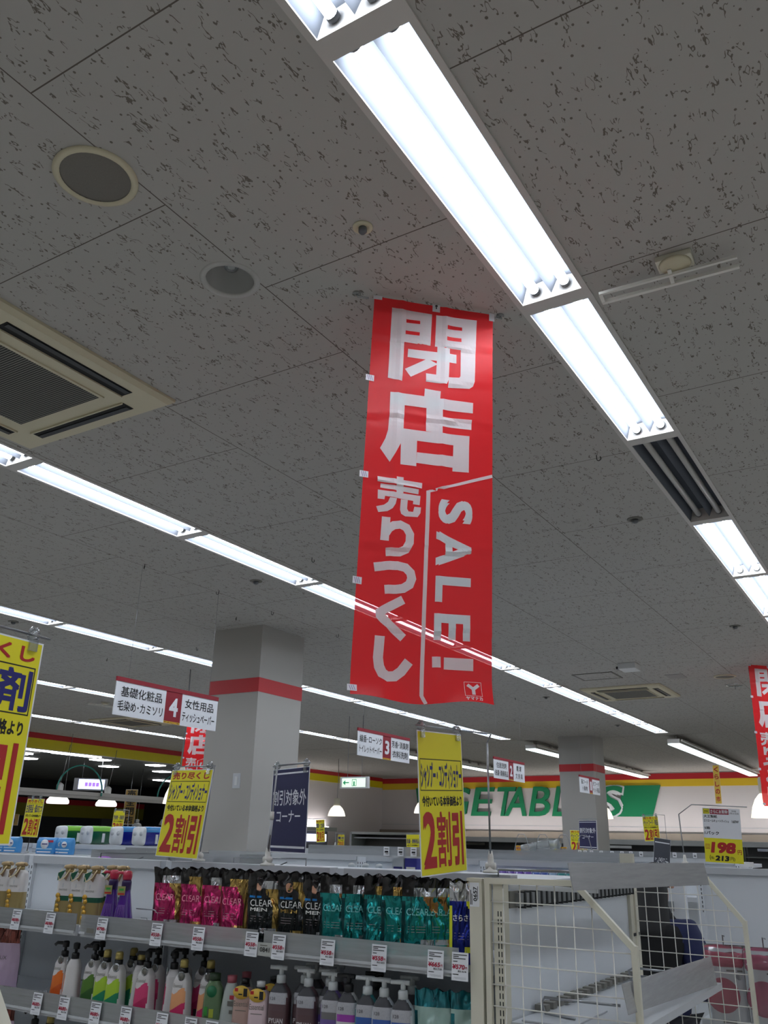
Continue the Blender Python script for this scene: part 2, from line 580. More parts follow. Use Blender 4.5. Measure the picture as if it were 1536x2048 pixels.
# columns
COLP = mat('column_paint', (168, 165, 159), 0.55, noise_amt=0.02, noise_scale=2)
for nm, x0, x1, y0, y1 in (('column', -5.34, -4.785, 5.72, 6.33), ('column', -5.45, -4.85, 14.65, 15.25)):
    mb = MB()
    mb.box(x0, x1, y0, y1, 0, HC, COLP)
    mb.box(x0 - 0.004, x1 + 0.004, y0 - 0.004, y1 + 0.004, 2.72, 2.84, STRIPRED)
    structure(mb, nm)

# ------------------------------------------------------------------ recessed twin-tube lights
def light_proto(lit=True):
    t = thing('ceiling_light', 'x', 'ceiling light')
    L = 1.16; g = 0.033
    h = MB()
    H = HOUSING
    for sx in (-1, 1):
        h.box(min(sx * .105, sx * .125), max(sx * .105, sx * .125), -g, L + g, -0.006, 0.0, H)
        h.box(min(sx * .108, sx * .124), max(sx * .108, sx * .124), -g, L + g, 0.0, 0.12, H)
    h.box(-.105, .105, -g, 0, -0.006, 0.10, H); h.box(-.105, .105, L, L + g, -0.006, 0.10, H)
    h.box(-.108, .108, -g, L + g, 0.11, 0.12, H)
    h.build('housing', t)
    R = REFL if lit else DEADREFL
    r = MB()
    prof = [(-.105, 0.0), (-.088, .062), (-.028, .070), (0, .012), (.028, .070), (.088, .062), (.105, 0.0)]
    for i in range(len(prof) - 1):
        (xa, za), (xb, zb) = prof[i], prof[i + 1]
        r.add([(xa, 0, za), (xb, 0, zb), (xb, L, zb), (xa, L, za)], [(0, 1, 2, 3)], R)
    r.add([(p[0], 0.001, p[1]) for p in prof] + [(p[0], 0.001, 0.1) for p in reversed(prof)], [tuple(range(14))], R)
    r.add([(p[0], L - 0.001, p[1]) for p in prof] + [(p[0], L - 0.001, 0.1) for p in reversed(prof)], [tuple(range(14))], R)
    r.build('reflector', t)
    for sx in (-.054, .054):
        b = MB(); b.tube([(sx, 0.02, 0.030), (sx, L - 0.018, 0.030)], 0.0155, TUBE if lit else DEADTUBE, 12)
        o = b.build('tube', t)
        for y0, y1 in ((0.004, 0.02), (L - 0.018, L - 0.004)):
            s = MB(); s.tube([(sx, y0, 0.030), (sx, y1, 0.030)], 0.0165, SOCKET, 10); s.build('socket', t)
    return t
lit_p = light_proto(True)
off_p = light_proto(False)
ROWNAME = {-0.83: 'row right of the banner', -3.66: 'row behind the banner', -6.43: 'row ending at the near column', -9.23: 'row behind aisle sign 4', -12.05: 'row nearest the yellow strip', 2.0: 'row to the right', 4.8: 'row to the right', 7.6: 'row to the right'}
first = True
for x in ROWS:
    seen = 0
    for k in range(kmin, 11):
        y = Y0 + k * PITCH
        vis = any(in_view((x, y + q, HC), 0.0) for q in (0.0, 0.6, 1.16))
        if x == -0.83 and k == 2:
            o = off_p
            o.location = (x, y, HC)
            o['label'] = 'unlit twin-tube ceiling light, the dark one in the row right of the banner'
            o['group'] = 'twin-tube ceiling lights'
            seen += 1
            continue
        o = lit_p if first else dup(lit_p)
        first = False
        o.location = (x, y, HC)
        o['group'] = 'twin-tube ceiling lights'
        if vis:
            o['label'] = f'lit twin-tube ceiling light, {ORD[seen]} from the near end, {ROWNAME[x]}'
            seen += 1
        else:
            o['label'] = 'lit twin-tube ceiling light continuing a row outside the picture'

# boxes of light hanging from the ceiling beyond the joint
def hanging_light():
    t = thing('panel_light', 'x', 'ceiling light')
    b = MB(); b.box(-.1, .1, 0, 1.2, 0.02, 0.09, HOUSING); b.box(.13, .15, 0, 1.2, 0.05, 0.08, WIREW); b.box(.1, .13, .1, .14, .055, .075, HOUSING); b.box(.1, .13, 1.06, 1.1, .055, .075, HOUSING)
    b.box(-.02, .02, .2, .24, .09, .16, HOUSING); b.box(-.02, .02, .96, 1.0, .09, .16, HOUSING)
    b.build('housing', t)
    d = MB(); d.box(-.095, .095, .01, 1.19, 0.0, 0.02, mat('cool_diffuser', (222, 240, 244), 0.4, emit=2.2)); d.build('diffuser', t)
    return t
hp = hanging_light(); first = True
NM2 = {-3.57: 'right of the far column', -6.1: 'left of the far column', -9.0: 'between aisle signs 3 and 2'}
for x, ys in ((-3.57, [14.98 + 1.23 * i for i in range(6)]), (-6.1, [14.98 + 1.23 * i for i in range(6)]), (-9.0, [14.98 + 1.23 * i for i in range(5)])):
    for i, y in enumerate(ys):
        o = hp if first else dup(hp)
        first = False
        o.location = (x, y, HC - 0.16)
        o['label'] = f'hanging white panel light, {ORD[i]} from the near end, line {NM2[x]}'
        o['group'] = 'hanging panel lights'

# lights in the dim hall
b = thing('hall_light', 'x', 'ceiling light')
q = MB(); q.box(-.3, .3, -.6, .6, 0.0, 0.03, HOUSING); q.build('housing', b)
q = MB(); q.box(-.10, -.06, -.58, .58, -0.03, 0.0, mat('hall_tube', (240, 246, 250), 0.5, emit=6.0)); q.box(.06, .10, -.58, .58, -0.03, 0.0, mat('hall_tube')); q.build('tube_pair', b)
for i, (x, y, lab) in enumerate(((-15.2, 11.35, 'twin bar light nearest the yellow strip in the dim hall, left one'), (-15.3, 12.55, 'twin bar light nearest the yellow strip in the dim hall, right one'), (-16.2, 11.5, 'twin bar light below the two bright bars in the dim hall at far left'), (-19.8, 19.8, 'small twin bar light deep in the dim hall left of the sale poster'))):
    o = b if i == 0 else dup(b)
    o.location = (x, y, 3.12); o['label'] = lab; o['group'] = 'hall lights'
b = thing('hall_panel_light', 'x', 'ceiling light')
q = MB(); q.box(-.2, .2, -.2, .2, 0, 0.03, HOUSING); q.build('housing', b)
q = MB(); q.box(-.17, .17, -.17, .17, -0.02, 0.0, mat('hall_panel', (238, 246, 250), 0.5, emit=9.0)); q.build('diffuser', b)
for i, (x, y, lab) in enumerate(((-15.95, 13.75, 'square hall panel light upper middle, above the teal hoop'), (-17.4, 12.9, 'square hall panel light at the left edge beside the big yellow poster'), (-17.3, 15.2, 'square hall panel light seen inside the teal hoop'), (-17.2, 16.9, 'square hall panel light right of the teal hoop, lower one'), (-15.8, 15.3, 'square hall panel light under the end of the yellow strip'), (-18.9, 19.5, 'small square hall panel light far right beside the dim hall sale strip'))):
    o = b if i == 0 else dup(b)
    o.location = (x, y, 3.13); o['label'] = lab; o['group'] = 'hall panel lights'

# ------------------------------------------------------------------ things on the ceiling
def speaker(label, x, y):
    t = thing('ceiling_speaker', label, 'speaker', (x, y, HC), group='ceiling speakers')
    m = MB(); m.lathe([(0.118, 0.0), (0.118, -0.006), (0.104, -0.012), (0.098, -0.006)], BEIGE, n=40, caps=False); m.build('ring', t)
    m = MB(); m.lathe([(0.0985, -0.004), (0.06, -0.0085), (0.001, -0.01)], mat('speaker_mesh', (112, 108, 100), 0.8, noise_amt=0.2, noise_scale=400), n=40, caps=False); m.build('mesh_cover', t)
speaker('round beige-rimmed ceiling speaker with grey mesh at upper left', -1.742, 1.205)
speaker('far round ceiling speaker near the right edge beside a ceiling ring', -1.744, 9.9)

t = thing('downlight', 'recessed round downlight with a clear bulb, not lit', 'downlight', (DLX, DLY, HC))
m = MB(); m.lathe([(0.082, 0.002), (0.080, 0.05), (0.07, 0.09), (0.045, 0.12), (0.001, 0.125)], mat('downlight_mirror', (190, 190, 186), 0.25, metal=0.25), n=36, caps=False); m.build('reflector', t)
m = MB(); m.lathe([(0.081, 0.003), (0.081, -0.003), (0.099, -0.004), (0.101, 0.0)], mat('downlight_rim', (170, 168, 162), 0.4), n=36, caps=False); m.build('rim', t)
m = MB(); m.lathe([(0.001, 0.035), (0.022, 0.045), (0.028, 0.065), (0.022, 0.09), (0.016, 0.12)], CLIP, n=20, caps=False); m.tube([(0, 0, .085), (0, 0, .122)], .02, SOCKET, 12); m.build('bulb', t)

def detector(label, x, y, big=True, name='smoke_detector'):
    r = 0.031 if big else 0.045
    t = thing(name, label, 'detector', (x, y, HC), group='ceiling detectors')
    m = MB(); m.lathe([(r, 0), (r, -0.004), (r * .7, -0.007), (r * .55, -0.004)], BEIGE if big else GRILLE, n=24); m.build('base', t)
    m = MB(); m.lathe([(r * .42, -0.004), (r * .42, -0.018), (r * .2, -0.026), (0.001, -0.026)], SOCKET, n=16); m.build('sensor_head', t)
detector('small round ceiling sensor with a dark centre left of the near lamp row', -1.199, 1.767)
for lab, x, y in (('dark dome detector beside a hook under the unlit lamp', -1.202, 4.652), ('dark dome detector on the ceiling between the second and third lamp rows at left', -3.966, 4.626), ('dark dome detector at the left edge above the big yellow poster', -6.726, 4.621), ('dark dome detector right of the banner, close to the lamp row at right', -1.202, 7.566), ('dark dome detector on the ceiling below the banner bottom', -4.02, 10.456), ('dark dome detector above the far column', -4.027, 13.455)):
    detector(lab, x, y, False, 'dome_detector')

def cassette(label, cx, cy, rot=0):
    t = thing('air_conditioner', label, 'air conditioner', (cx, cy, HC), rot, group='ceiling air conditioners')
    m = MB(); s = 0.475
    m.loft([[Vector((sx, sy, z)) for sx, sy in ((-a, -a), (a, -a), (a, a), (-a, a))] for a, z in ((s, 0.0), (s, -0.012), (s - .02, -0.028))][::-1], BEIGE, smooth=False)
    m.build('panel', t)
    g = MB(); g.box(-.27, .27, -.27, .27, -0.034, -0.027, BEIGE)
    for i in range(44):
        y = -.255 + i * .0116
        g.box(-.255, .255, y, y + .0065, -0.0352, -0.034, GRILLE)
        g.box(-.255, .255, y + .0065, y + .0116, -0.0345, -0.034, DARK)
    g.build('intake_grille', t)
    for k in range(4):
        v = MB()
        Mz = Matrix.Rotation(k * math.pi / 2, 4, 'Z')
        v.box(-.30, .30, -.405, -.345, -0.0295, -0.027, DARK, Mz)
        v.box(-.29, .29, -.40, -.375, -0.033, -0.0295, BLACK, Mz)
        v.box(-.30, .30, -.345, -.338, -0.036, -0.027, BEIGE, Mz)
        v.build('air_vane', t)
    m = MB(); m.box(-.30, .30, -.296, -.292, -.0345, -.0275, GRILLE); m.build('seam', t)
cassette('large beige ceiling air conditioner with a slatted intake at the left edge', -2.975, 1.825)
cassette('far ceiling air conditioner with dark vents to the right of the banner', -2.95, 10.5)
cassette('far ceiling air conditioner behind the aisle 4 sign', -11.1, 10.1)

m = MB()
x0, x1, y0, y1 = -3.2, -2.75, 9.12, 9.52
for a in ((x0, x1, y0, y0 + .02), (x0, x1, y1 - .02, y1), (x0, x0 + .02, y0, y1), (x1 - .02, x1, y0, y1)):
    m.box(*a, HC - 0.006, HC + .001, GRILLE)
m.box(x0 + .02, x1 - .02, y0 + .02, y1 - .02, HC - .003, HC + .001, CEIL)
tag(m.build('access_hatch'), 'square ceiling access hatch with a thin dark frame near the far air conditioner', 'hatch')
m = MB(); m.box(-2.30, -2.12, 9.55, 9.8, HC - .004, HC + .001, mat('tile_patch', (150, 147, 142), 0.9)); tag(m.build('ceiling_plate'), 'small plain grey plate on the ceiling beside the emergency lamp box', 'plate')
t = thing('emergency_lamp', 'small white box lamp on the ceiling above the far access hatch', 'lamp', (-2.47, 8.82, HC))
m = MB(); m.box(-.09, .09, -.11, .11, -.06, 0, WHITE); m.build('housing', t, bevel=.006)
m = MB(); m.box(-.13, -.09, -.04, .03, -.045, -.02, BLACK); m.build('dark_end', t)
m = MB(); m.lathe([(.1, 0), (.1, -.008), (.086, -.012), (.08, -.006)], SILVER, n=28, caps=False); m.tube([(0, 0, 0), (0, 0, -.05)], .004, SOCKET, 6)
tag(m.build('ceiling_ring', loc=(-1.75, 10.5, HC)), 'shiny ring fitting on the ceiling just below the far speaker', 'fitting')

def pop_rail(label, x, y, rot, L=0.42):
    t = thing('sign_rail', label, 'sign rail', (x, y, HC), rot, group='ceiling sign rails')
    m = MB(); m.box(-.055, .055, -.035, .035, -.022, 0, CREAM); m.build('magnet_base', t, bevel=.003)
    m = MB(); m.lathe([(.05, -.022), (.045, -.03), (.02, -.034)], BEIGE, n=20); m.build('swivel', t)
    m = MB(); m.bar((-.25, .02, -.042), (.18, .02, -.042), .010, .010, WIREW); m.build('back_rail', t)
    m = MB(); m.bar((-.25, .06, -.050), (.18, .06, -.050), .012, .012, WIREW); m.build('front_rail', t)
    m = MB(); m.bar((-.245, .02, -.042), (-.245, .06, -.050), .012, .012, WIREW); m.bar((-.02, .0, -.034), (-.02, .06, -.05), .012, .01, WIREW); m.build('joint', t)
pop_rail('white double sign rail on a cream base, on the ceiling at upper right', -0.42, 2.39, 0.05)
pop_rail('far white sign rail on the ceiling left of the aisle 4 sign', -9.8, 8.4, 1.45)

def hook(label, x, y, a):
    m = MB()
    pts = [(0, 0, 0), (0, 0, -.02)] + [(0.010 - .010 * math.cos(q), 0, -.02 - .012 * math.sin(q)) for q in [i * math.pi / 8 * 1.25 for i in range(1, 9)]]
    m.tube(pts, .0022, BLACK, 6)
    tag(m.build('ceiling_hook', loc=(x, y, HC), rotz=a), label, 'hook', 'ceiling hooks')
HK = [('small black ceiling hook below the lit lamp end, left of the unlit lamp', -1.113, 3.706), ('small black ceiling hook left of the banner above the second lamp row', -3.273, 4.365), ('small black ceiling hook above the aisle 4 sign, upper left one', -4.388, 3.942), ('small black ceiling hook above the near column, upper one', -4.384, 4.696), ('small black ceiling hook just left of the near column top', -4.815, 5.401), ('small black ceiling hook just above the right of the near column top', -4.417, 5.375), ('small black ceiling hook above the aisle 4 sign, right of its wire', -5.987, 6.167), ('small black ceiling hook at far left between lamp rows', -7.252, 6.164), ('small black ceiling hook between the near column and the banner', -4.394, 6.321), ('small black ceiling hook below the banner, upper one', -4.393, 10.336), ('small black ceiling hook below the banner, lower one', -5.22, 12.214), ('small black ceiling hook above the far column, left one', -4.471, 12.523), ('small black ceiling hook above the far column, right one', -4.448, 13.285)]
for i, (lab, x, y) in enumerate(HK):
    hook(lab, x, y, i * 1.3)
# ------------------------------------------------------------------ closing-sale banner
BRED = banner_material('banner_red', (240, 42, 48), 0.065)
BWHT = banner_material('banner_white', (236, 241, 242), 0.05)
TABW = mat('tab_white', (222, 216, 222), 0.6)

def banner(name, label, BL, BR, TL, tear=1.0, group='closing sale banners'):
    M, W_, H_ = frame(BL, BR, TL)
    t = thing(name, label, 'banner', M=M, group=group)
    sx, sz = W_ / 0.431, H_ / 1.375
    def P(u, v, lift=0.0):
        # v runs down from the top; folds from being packed, bottom hem curls to the reader
        d = 0.0
        for v0, a in ((0.155, .004), (0.30, .002), (0.445, .006), (0.69, .005), (0.90, .005), (1.16, .004)):
            q = v + 0.03 * (u - 0.2) - v0 + 0.006 * math.sin(u * 30 + v0 * 9)
            d += a * math.exp(-abs(q) / 0.006) - a * 0.8 * math.exp(-abs(q - 0.012) / 0.01)
        d += 0.004 * math.exp(-((u - 0.10) / 0.012) ** 2) + 0.004 * math.exp(-((u - 0.26) / 0.012) ** 2)
        d += 0.006 * math.sin(u * 14 + v * 2.1) * (v / 1.4) + 0.003 * noise.noise(Vector((u * 9, v * 9, 3)))
        k = max(0, v - 1.28)
        d += k * k * 3.5 * (0.6 + 0.4 * math.sin(u * 21))
        zz = v + (0.006 * math.sin(u * 19 + 1) + 0.012 * max(0, .1 - u) * 4) * max(0, (v - 1.3) / 0.075) * -1
        return ((u - 0.03 * v) * sx, (-d - lift) * sx, H_ - zz * sz)
    nu, nv = 30, 96
    m = MB()
    vs = [P(0.431 * i / nu, 1.375 * j / nv) for j in range(nv + 1) for i in range(nu + 1)]
    fs = [(j * (nu + 1) + i, (j + 1) * (nu + 1) + i, (j + 1) * (nu + 1) + i + 1, j * (nu + 1) + i + 1) for j in range(nv) for i in range(nu)]
    m.add(vs, fs, BRED, True)
    m.build('cloth', t)
    # lettering laid out flat in (u, v), cut along the cloth grid so that it follows every fold
    flat = []
    def poly(pts, m_, lift):
        flat.append((pts, m_, lift))
    def T(body, u0, u1, v0, v1, off=0.02, rot=0):
        vs, fs, asp, n0 = glyphs(body, off, 4)
        for f in fs:
            pts = []
            for j in f:
                a, c = vs[j]
                if rot == -90:
                    a, c = c, 1 - a
                pts.append((u0 + a * (u1 - u0), v1 - c * (v1 - v0)))
            flat.append((pts, BWHT, .0014 + (f[0] // n0) * 6e-5))
    def stroke(pts, wd, lift=.0014):
        pts = [Vector(p) for p in pts]
        le, ri = [], []
        for i, p in enumerate(pts):
            d = (pts[min(i + 1, len(pts) - 1)] - pts[max(0, i - 1)]).normalized()
            if 0 < i < len(pts) - 1:
                d1, d2 = (p - pts[i - 1]).normalized(), (pts[i + 1] - p).normalized()
                k = 1 / max(.5, math.sqrt(max(.01, (1 + d1.dot(d2)) / 2)))
            else:
                k = 1
            nrm = Vector((-d.y, d.x)) * wd / 2 * k
            le.append(p + nrm); ri.append(p - nrm)
        for i in range(len(pts) - 1):
            poly([tuple(le[i]), tuple(ri[i]), tuple(ri[i + 1]), tuple(le[i + 1])], BWHT, lift)
    W5 = [[(0.064, 0.035), (0.2071, 0.038), (0.2059, 0.163), (0.113, 0.166), (0.1115, 0.318), (0.0624, 0.313)], [(0.2222, 0.039), (0.371, 0.034), (0.3688, 0.16), (0.3664, 0.281), (0.361, 0.3), (0.3483, 0.311), (0.2725, 0.318), (0.2733, 0.278), (0.3112, 0.274), (0.315, 0.268), (0.3149, 0.164), (0.2759, 0.164), (0.2219, 0.164)], [(0.1277, 0.189), (0.2995, 0.185), (0.2996, 0.22), (0.1267, 0.222)], [(0.2309, 0.163), (0.2759, 0.164), (0.2736, 0.287), (0.2672, 0.306), (0.1942, 0.307), (0.1933, 0.275), (0.2292, 0.274)], [(0.1965, 0.217), (0.234, 0.233), (0.14, 0.299), (0.1191, 0.271)], [(0.191, 0.335), (0.2471, 0.336), (0.246, 0.366), (0.19, 0.367)], [(0.0749, 0.364), (0.3619, 0.364), (0.3611, 0.404), (0.0762, 0.408)], [(0.0739, 0.364), (0.125, 0.365), (0.1239, 0.495), (0.1174, 0.548), (0.1015, 0.584), (0.0836, 0.619), (0.0493, 0.575), (0.0651, 0.538), (0.0722, 0.507), (0.0746, 0.454)], [(0.199, 0.368), (0.2551, 0.37), (0.2568, 0.494), (0.2008, 0.492)], [(0.253, 0.433), (0.3579, 0.43), (0.357, 0.467), (0.253, 0.467)], [(0.1188, 0.494), (0.3507, 0.491), (0.3499, 0.531), (0.2959, 0.531), (0.1719, 0.531), (0.1169, 0.531)], [(0.1169, 0.531), (0.1719, 0.531), (0.1727, 0.622), (0.1197, 0.622)], [(0.2959, 0.531), (0.3499, 0.531), (0.3497, 0.624), (0.2948, 0.625)], [(0.1732, 0.572), (0.2951, 0.571), (0.2954, 0.612), (0.1723, 0.61)]]
    R5 = [[(0.1162, 0.074), (0.1652, 0.073), (0.1656, 0.086), (0.1166, 0.088)], [(0.1156, 0.12), (0.1656, 0.119), (0.165, 0.132), (0.116, 0.134)], [(0.2642, 0.074), (0.3172, 0.073), (0.3176, 0.086), (0.2637, 0.09)], [(0.2636, 0.12), (0.3155, 0.118), (0.316, 0.132), (0.2631, 0.135)]]
    W6 = [[(0.109, 0.667), (0.132, 0.667), (0.1337, 0.722), (0.1107, 0.722)], [(0.0462, 0.674), (0.1944, 0.679), (0.1939, 0.698), (0.0468, 0.692)], [(0.0579, 0.697), (0.1841, 0.702), (0.1836, 0.719), (0.0574, 0.712)], [(0.0496, 0.72), (0.1907, 0.724), (0.1887, 0.756), (0.1666, 0.755), (0.1673, 0.744), (0.0742, 0.739), (0.0725, 0.751), (0.0505, 0.751)], [(0.0903, 0.742), (0.1133, 0.742), (0.1098, 0.761), (0.1003, 0.778), (0.0847, 0.789), (0.0549, 0.796), (0.0473, 0.777), (0.0721, 0.769), (0.0847, 0.758)], [(0.1263, 0.743), (0.1493, 0.743), (0.1482, 0.772), (0.1534, 0.781), (0.1684, 0.781), (0.1719, 0.763), (0.1939, 0.763), (0.1925, 0.783), (0.1839, 0.797), (0.143, 0.799), (0.1298, 0.792), (0.1253, 0.778)]]
    L6 = [([(0.0813, 0.809), (0.0796, 0.887)], 0.0272), ([(0.0829, 0.863), (0.0914, 0.847), (0.107, 0.834), (0.1288, 0.828), (0.1491, 0.836), (0.1617, 0.857), (0.1615, 0.884), (0.1502, 0.908), (0.1306, 0.919), (0.0857, 0.924)], 0.0263), ([(0.0522, 0.975), (0.09, 0.967), (0.1269, 0.963), (0.152, 0.967), (0.1685, 0.982), (0.173, 1.0), (0.1666, 1.02), (0.147, 1.034), (0.1242, 1.039), (0.0883, 1.043)], 0.0281), ([(0.1491, 1.069), (0.0892, 1.106), (0.0775, 1.116), (0.0787, 1.123), (0.088, 1.133), (0.1546, 1.187)], 0.0272), ([(0.0816, 1.186), (0.0795, 1.251), (0.0843, 1.277), (0.0949, 1.296), (0.1121, 1.305), (0.1331, 1.302), (0.1526, 1.287), (0.1747, 1.256)], 0.0299), ([(0.2446, 1.254), (0.2706, 1.253)], 0.0326), ([(0.2807, 1.256), (0.3717, 1.256)], 0.0363)]
    for i, q in enumerate(W5 + W6):
        poly(q, BWHT, .0014 + (i % 9) * 6e-5)
    for q in R5:
        poly(q, BRED, .0026)
    for q, wd in L6:
        stroke(q, wd)
    for ch, v0, v1, u0, u1 in (('S', .727, .809, .251, .364), ('A', .838, .951, .247, .361), ('L', .985, 1.068, .248, .361), ('E', 1.104, 1.187, .247, .360)):
        T(ch, u0, u1, v0, v1, .03, -90)
    stroke([(.431, .628), (.217, .704), (.215, 1.352), (.228, 1.375)], .0115)
    # store emblem: outlined square with a Y of bars
    for a, c in (((.342, 1.309), (.395, 1.309)), ((.342, 1.355), (.395, 1.355)), ((.3425, 1.309), (.3425, 1.355)), ((.3945, 1.309), (.3945, 1.355))):
        stroke([a, c], .0012)
    stroke([(.369, 1.332), (.369, 1.351)], .0105); stroke([(.370, 1.333), (.352, 1.318)], .0105, .0016); stroke([(.368, 1.333), (.386, 1.318)], .0105, .0018)
    T('ヤマナカ', .343, .394, 1.3575, 1.3695, .02)
    bm = bmesh.new()
    lay = bm.verts.layers.float.new('lift')
    for pts, m_, lift in flat:
        vv = []
        for a, c in pts:
            nv_ = bm.verts.new((a, c, 0)); nv_[lay] = lift; vv.append(nv_)
        try:
            f = bm.faces.new(vv); f.material_index = 0 if m_ is BWHT else 1
        except ValueError:
            pass
    for i in range(1, nu):
        bmesh.ops.bisect_plane(bm, geom=bm.verts[:] + bm.edges[:] + bm.faces[:], plane_co=(0.431 * i / nu, 0, 0), plane_no=(1, 0, 0), dist=1e-7)
    for j in range(1, nv):
        bmesh.ops.bisect_plane(bm, geom=bm.verts[:] + bm.edges[:] + bm.faces[:], plane_co=(0, 1.375 * j / nv, 0), plane_no=(0, 1, 0), dist=1e-7)
    L = MB()
    vs = [P(min(.431, max(0, v.co.x)), min(1.375, max(0, v.co.y)), v[lay]) for v in bm.verts]
    bm.verts.index_update()
    for k_, m_ in ((0, BWHT), (1, BRED)):
        fs = [tuple(v.index for v in f.verts) for f in bm.faces if f.material_index == k_]
        L.add(vs, fs, m_)
    bm.free()
    L.build('lettering', t)
    for v, du in ((.322, 0), (.672, 0), (1.022, 0), (1.352, .003)):
        q = MB()
        us = (-.012 + du, .016 + du)
        q.add([P(us[0], v - .012, .0022), P(us[1], v - .010, .0022), P(us[1], v + .012, .0022), P(us[0], v + .010, .0022)], [(0, 1, 2, 3)], TABW)
        for k in range(3):
            q.add([P(us[0] + .004 + k * .006, v - .009, .003), P(us[0] + .006 + k * .006, v - .009, .003), P(us[0] + .012 + k * .006, v + .009, .003), P(us[0] + .010 + k * .006, v + .009, .003)], [(0, 1, 2, 3)], mat('tab_thread', (150, 120, 160), 0.6))
        q.build('loop_tab', t)
    for u0, u1, v0, v1 in ((-.004, .027, -.004, .012), (.208, .235, -.004, .026), (.416, .436, -.004, .028)):
        q = MB()
        q.add([P(u0, v0, .0024), P(u1, v0, .0024), P(u1, v1, .0024), P(u0, v1, .0024)], [(0, 1, 2, 3)], TABW)
        if 0.2 < u0 < 0.3:
            q.tube([P(.2215, .004, .004), P(.2215, .014, .004)], .0018, BLACK, 6); q.tube([P(.2215, .001, .004), P(.2215, .004, .004)], .0045, BLACK, 8)
        q.build('hanging_tab', t)
    return t
big_banner = banner('closing_sale_banner', 'large red cloth closing sale banner with white lettering hanging from the ceiling in the middle', (-1.354, 2.082, 1.927), (-1.049, 2.385, 1.927), (-1.354, 2.082, 3.295))
for lab, p, q in (('small distant red closing sale banner beside the near column, under the aisle 4 sign', (-9.3, 9.56, 1.925), (-8.97, 9.86, 1.925)), ('red closing sale banner of which only a strip shows at the right edge', (-1.40, 9.3, 1.925), (-1.08, 9.6, 1.925))):
    o = dup(big_banner, lab)
    o.matrix_world = frame(p, q, (p[0], p[1], 3.295))[0]
# clear ceiling hooks holding the big banner
for i, (x, y, lab) in enumerate(((-1.40, 2.04, 'left'), (-1.03, 2.405, 'right'))):
    m = MB(); m.tube([(0, 0, 0), (0, 0, -.006)], .014, CLIP, 12); m.tube([(0, 0, -.006), (.004, .004, -.014), (.03 if not i else -.03, .03 if not i else -.03, -.014)], .0035, CLIP, 6)
    tag(m.build('clear_hook', loc=(x, y, HC)), f'clear plastic ceiling hook at the {lab} top corner of the big banner', 'hook', 'clear banner hooks')

# ------------------------------------------------------------------ aisle signs
def aisle_sign(num, y0, y1, left, right, label, x=-4.39, zt=2.511, zb=2.268):
    M, W_, H_ = frame((x, y0, zb), (x, y1, zb), (x, y0, zt))
    t = thing('aisle_sign', label, 'sign', M=M, group='hanging aisle signs')
    m = MB()
    m.box(0, W_, 0, .006, 0, H_ * .885, PAPER)
    c0, c1 = W_ * .46, W_ * .62
    m.rect(c0, c1, H_ * .045, H_ * .885, SIGNRED)
    m.rect(c0, c1, 0, H_ * .06, mat('sign_gold', (206, 160, 40), 0.5), -.0008)
    m.text('No. %s' % num, c0 + .01, H_ * .015, c1 - c0 - .02, H_ * .03, INK, y=-.0012)
    m.text(num, c0 + W_ * .04, H_ * .2, W_ * .085, H_ * .52, PAPER, .03, y=-.0014, lay=3e-4)
    for side, (l1, l2), a0, a1 in (('l', left, .03, .44), ('r', right, .635, .975)):
        for txt, zc in ((l1, .50), (l2, .13)):
            n = len(txt.replace(' ', ''))
            wd = min((a1 - a0) * W_, H_ * .30 * n)
            m.text(txt, (a0 + a1) / 2 * W_ - wd / 2, H_ * zc, wd, H_ * .27, INK, .008, y=-.0014)
    m.build('panel', t)
    m = MB(); m.box(-.002, W_ + .002, -.004, .010, H_ * .885, H_, SIGNRED); m.build('header_strip', t)
    for fx in (.1, .9):
        m = MB(); m.tube([(W_ * fx, .003, H_), (W_ * fx, .003, H_ + HC - zt)], .0011, STEEL, 5); m.build('hanging_wire', t)
aisle_sign('4', 3.833, 4.80, ('基礎化粧品', '毛染め･カミソリ'), ('女性用品', 'ティッシュペーパー'), 'hanging white aisle sign 4 with a red header, left of the near column')
aisle_sign('3', 6.69, 7.63, ('線香･ローソク', 'トイレットペーパー'), ('芳香･消臭剤', '衣料洗剤'), 'hanging white aisle sign 3 with a red header, below the left of the banner')
aisle_sign('2', 9.63, 10.55, ('住居洗剤', '洗濯･清掃用品'), ('電 球', '文 房 具'), 'hanging white aisle sign 2 with a red header, right of the large yellow poster')
aisle_sign('1', 12.6, 13.5, ('猫フード', '小 動 物'), ('犬フード', 'ペット用品'), 'hanging white aisle sign 1 with a red header, in front of the far column')

# ------------------------------------------------------------------ posters
def poster(label, TL, TR, BL, draw, body=YEL, k=1.0, border=PAPER, group='yellow sale posters', name='sale_poster', cat='poster', bw=.012):
    TL, TR, BL = [CAM_POS + (Vector(p) - CAM_POS) * k for p in (TL, TR, BL)]
    BR = BL + (TR - TL)
    M, W_, H_ = frame(BL, BR, TL)
    m = MB()
    m.box(0, W_, 0, .0015, 0, H_, border)
    m.rect(W_ * bw, W_ * (1 - bw), H_ * bw * .7, H_ * (1 - bw * .7), body, -.0004)
    draw(m, W_, H_)
    o = m.build(name, M=M)
    return tag(o, label, cat, group), M, W_, H_

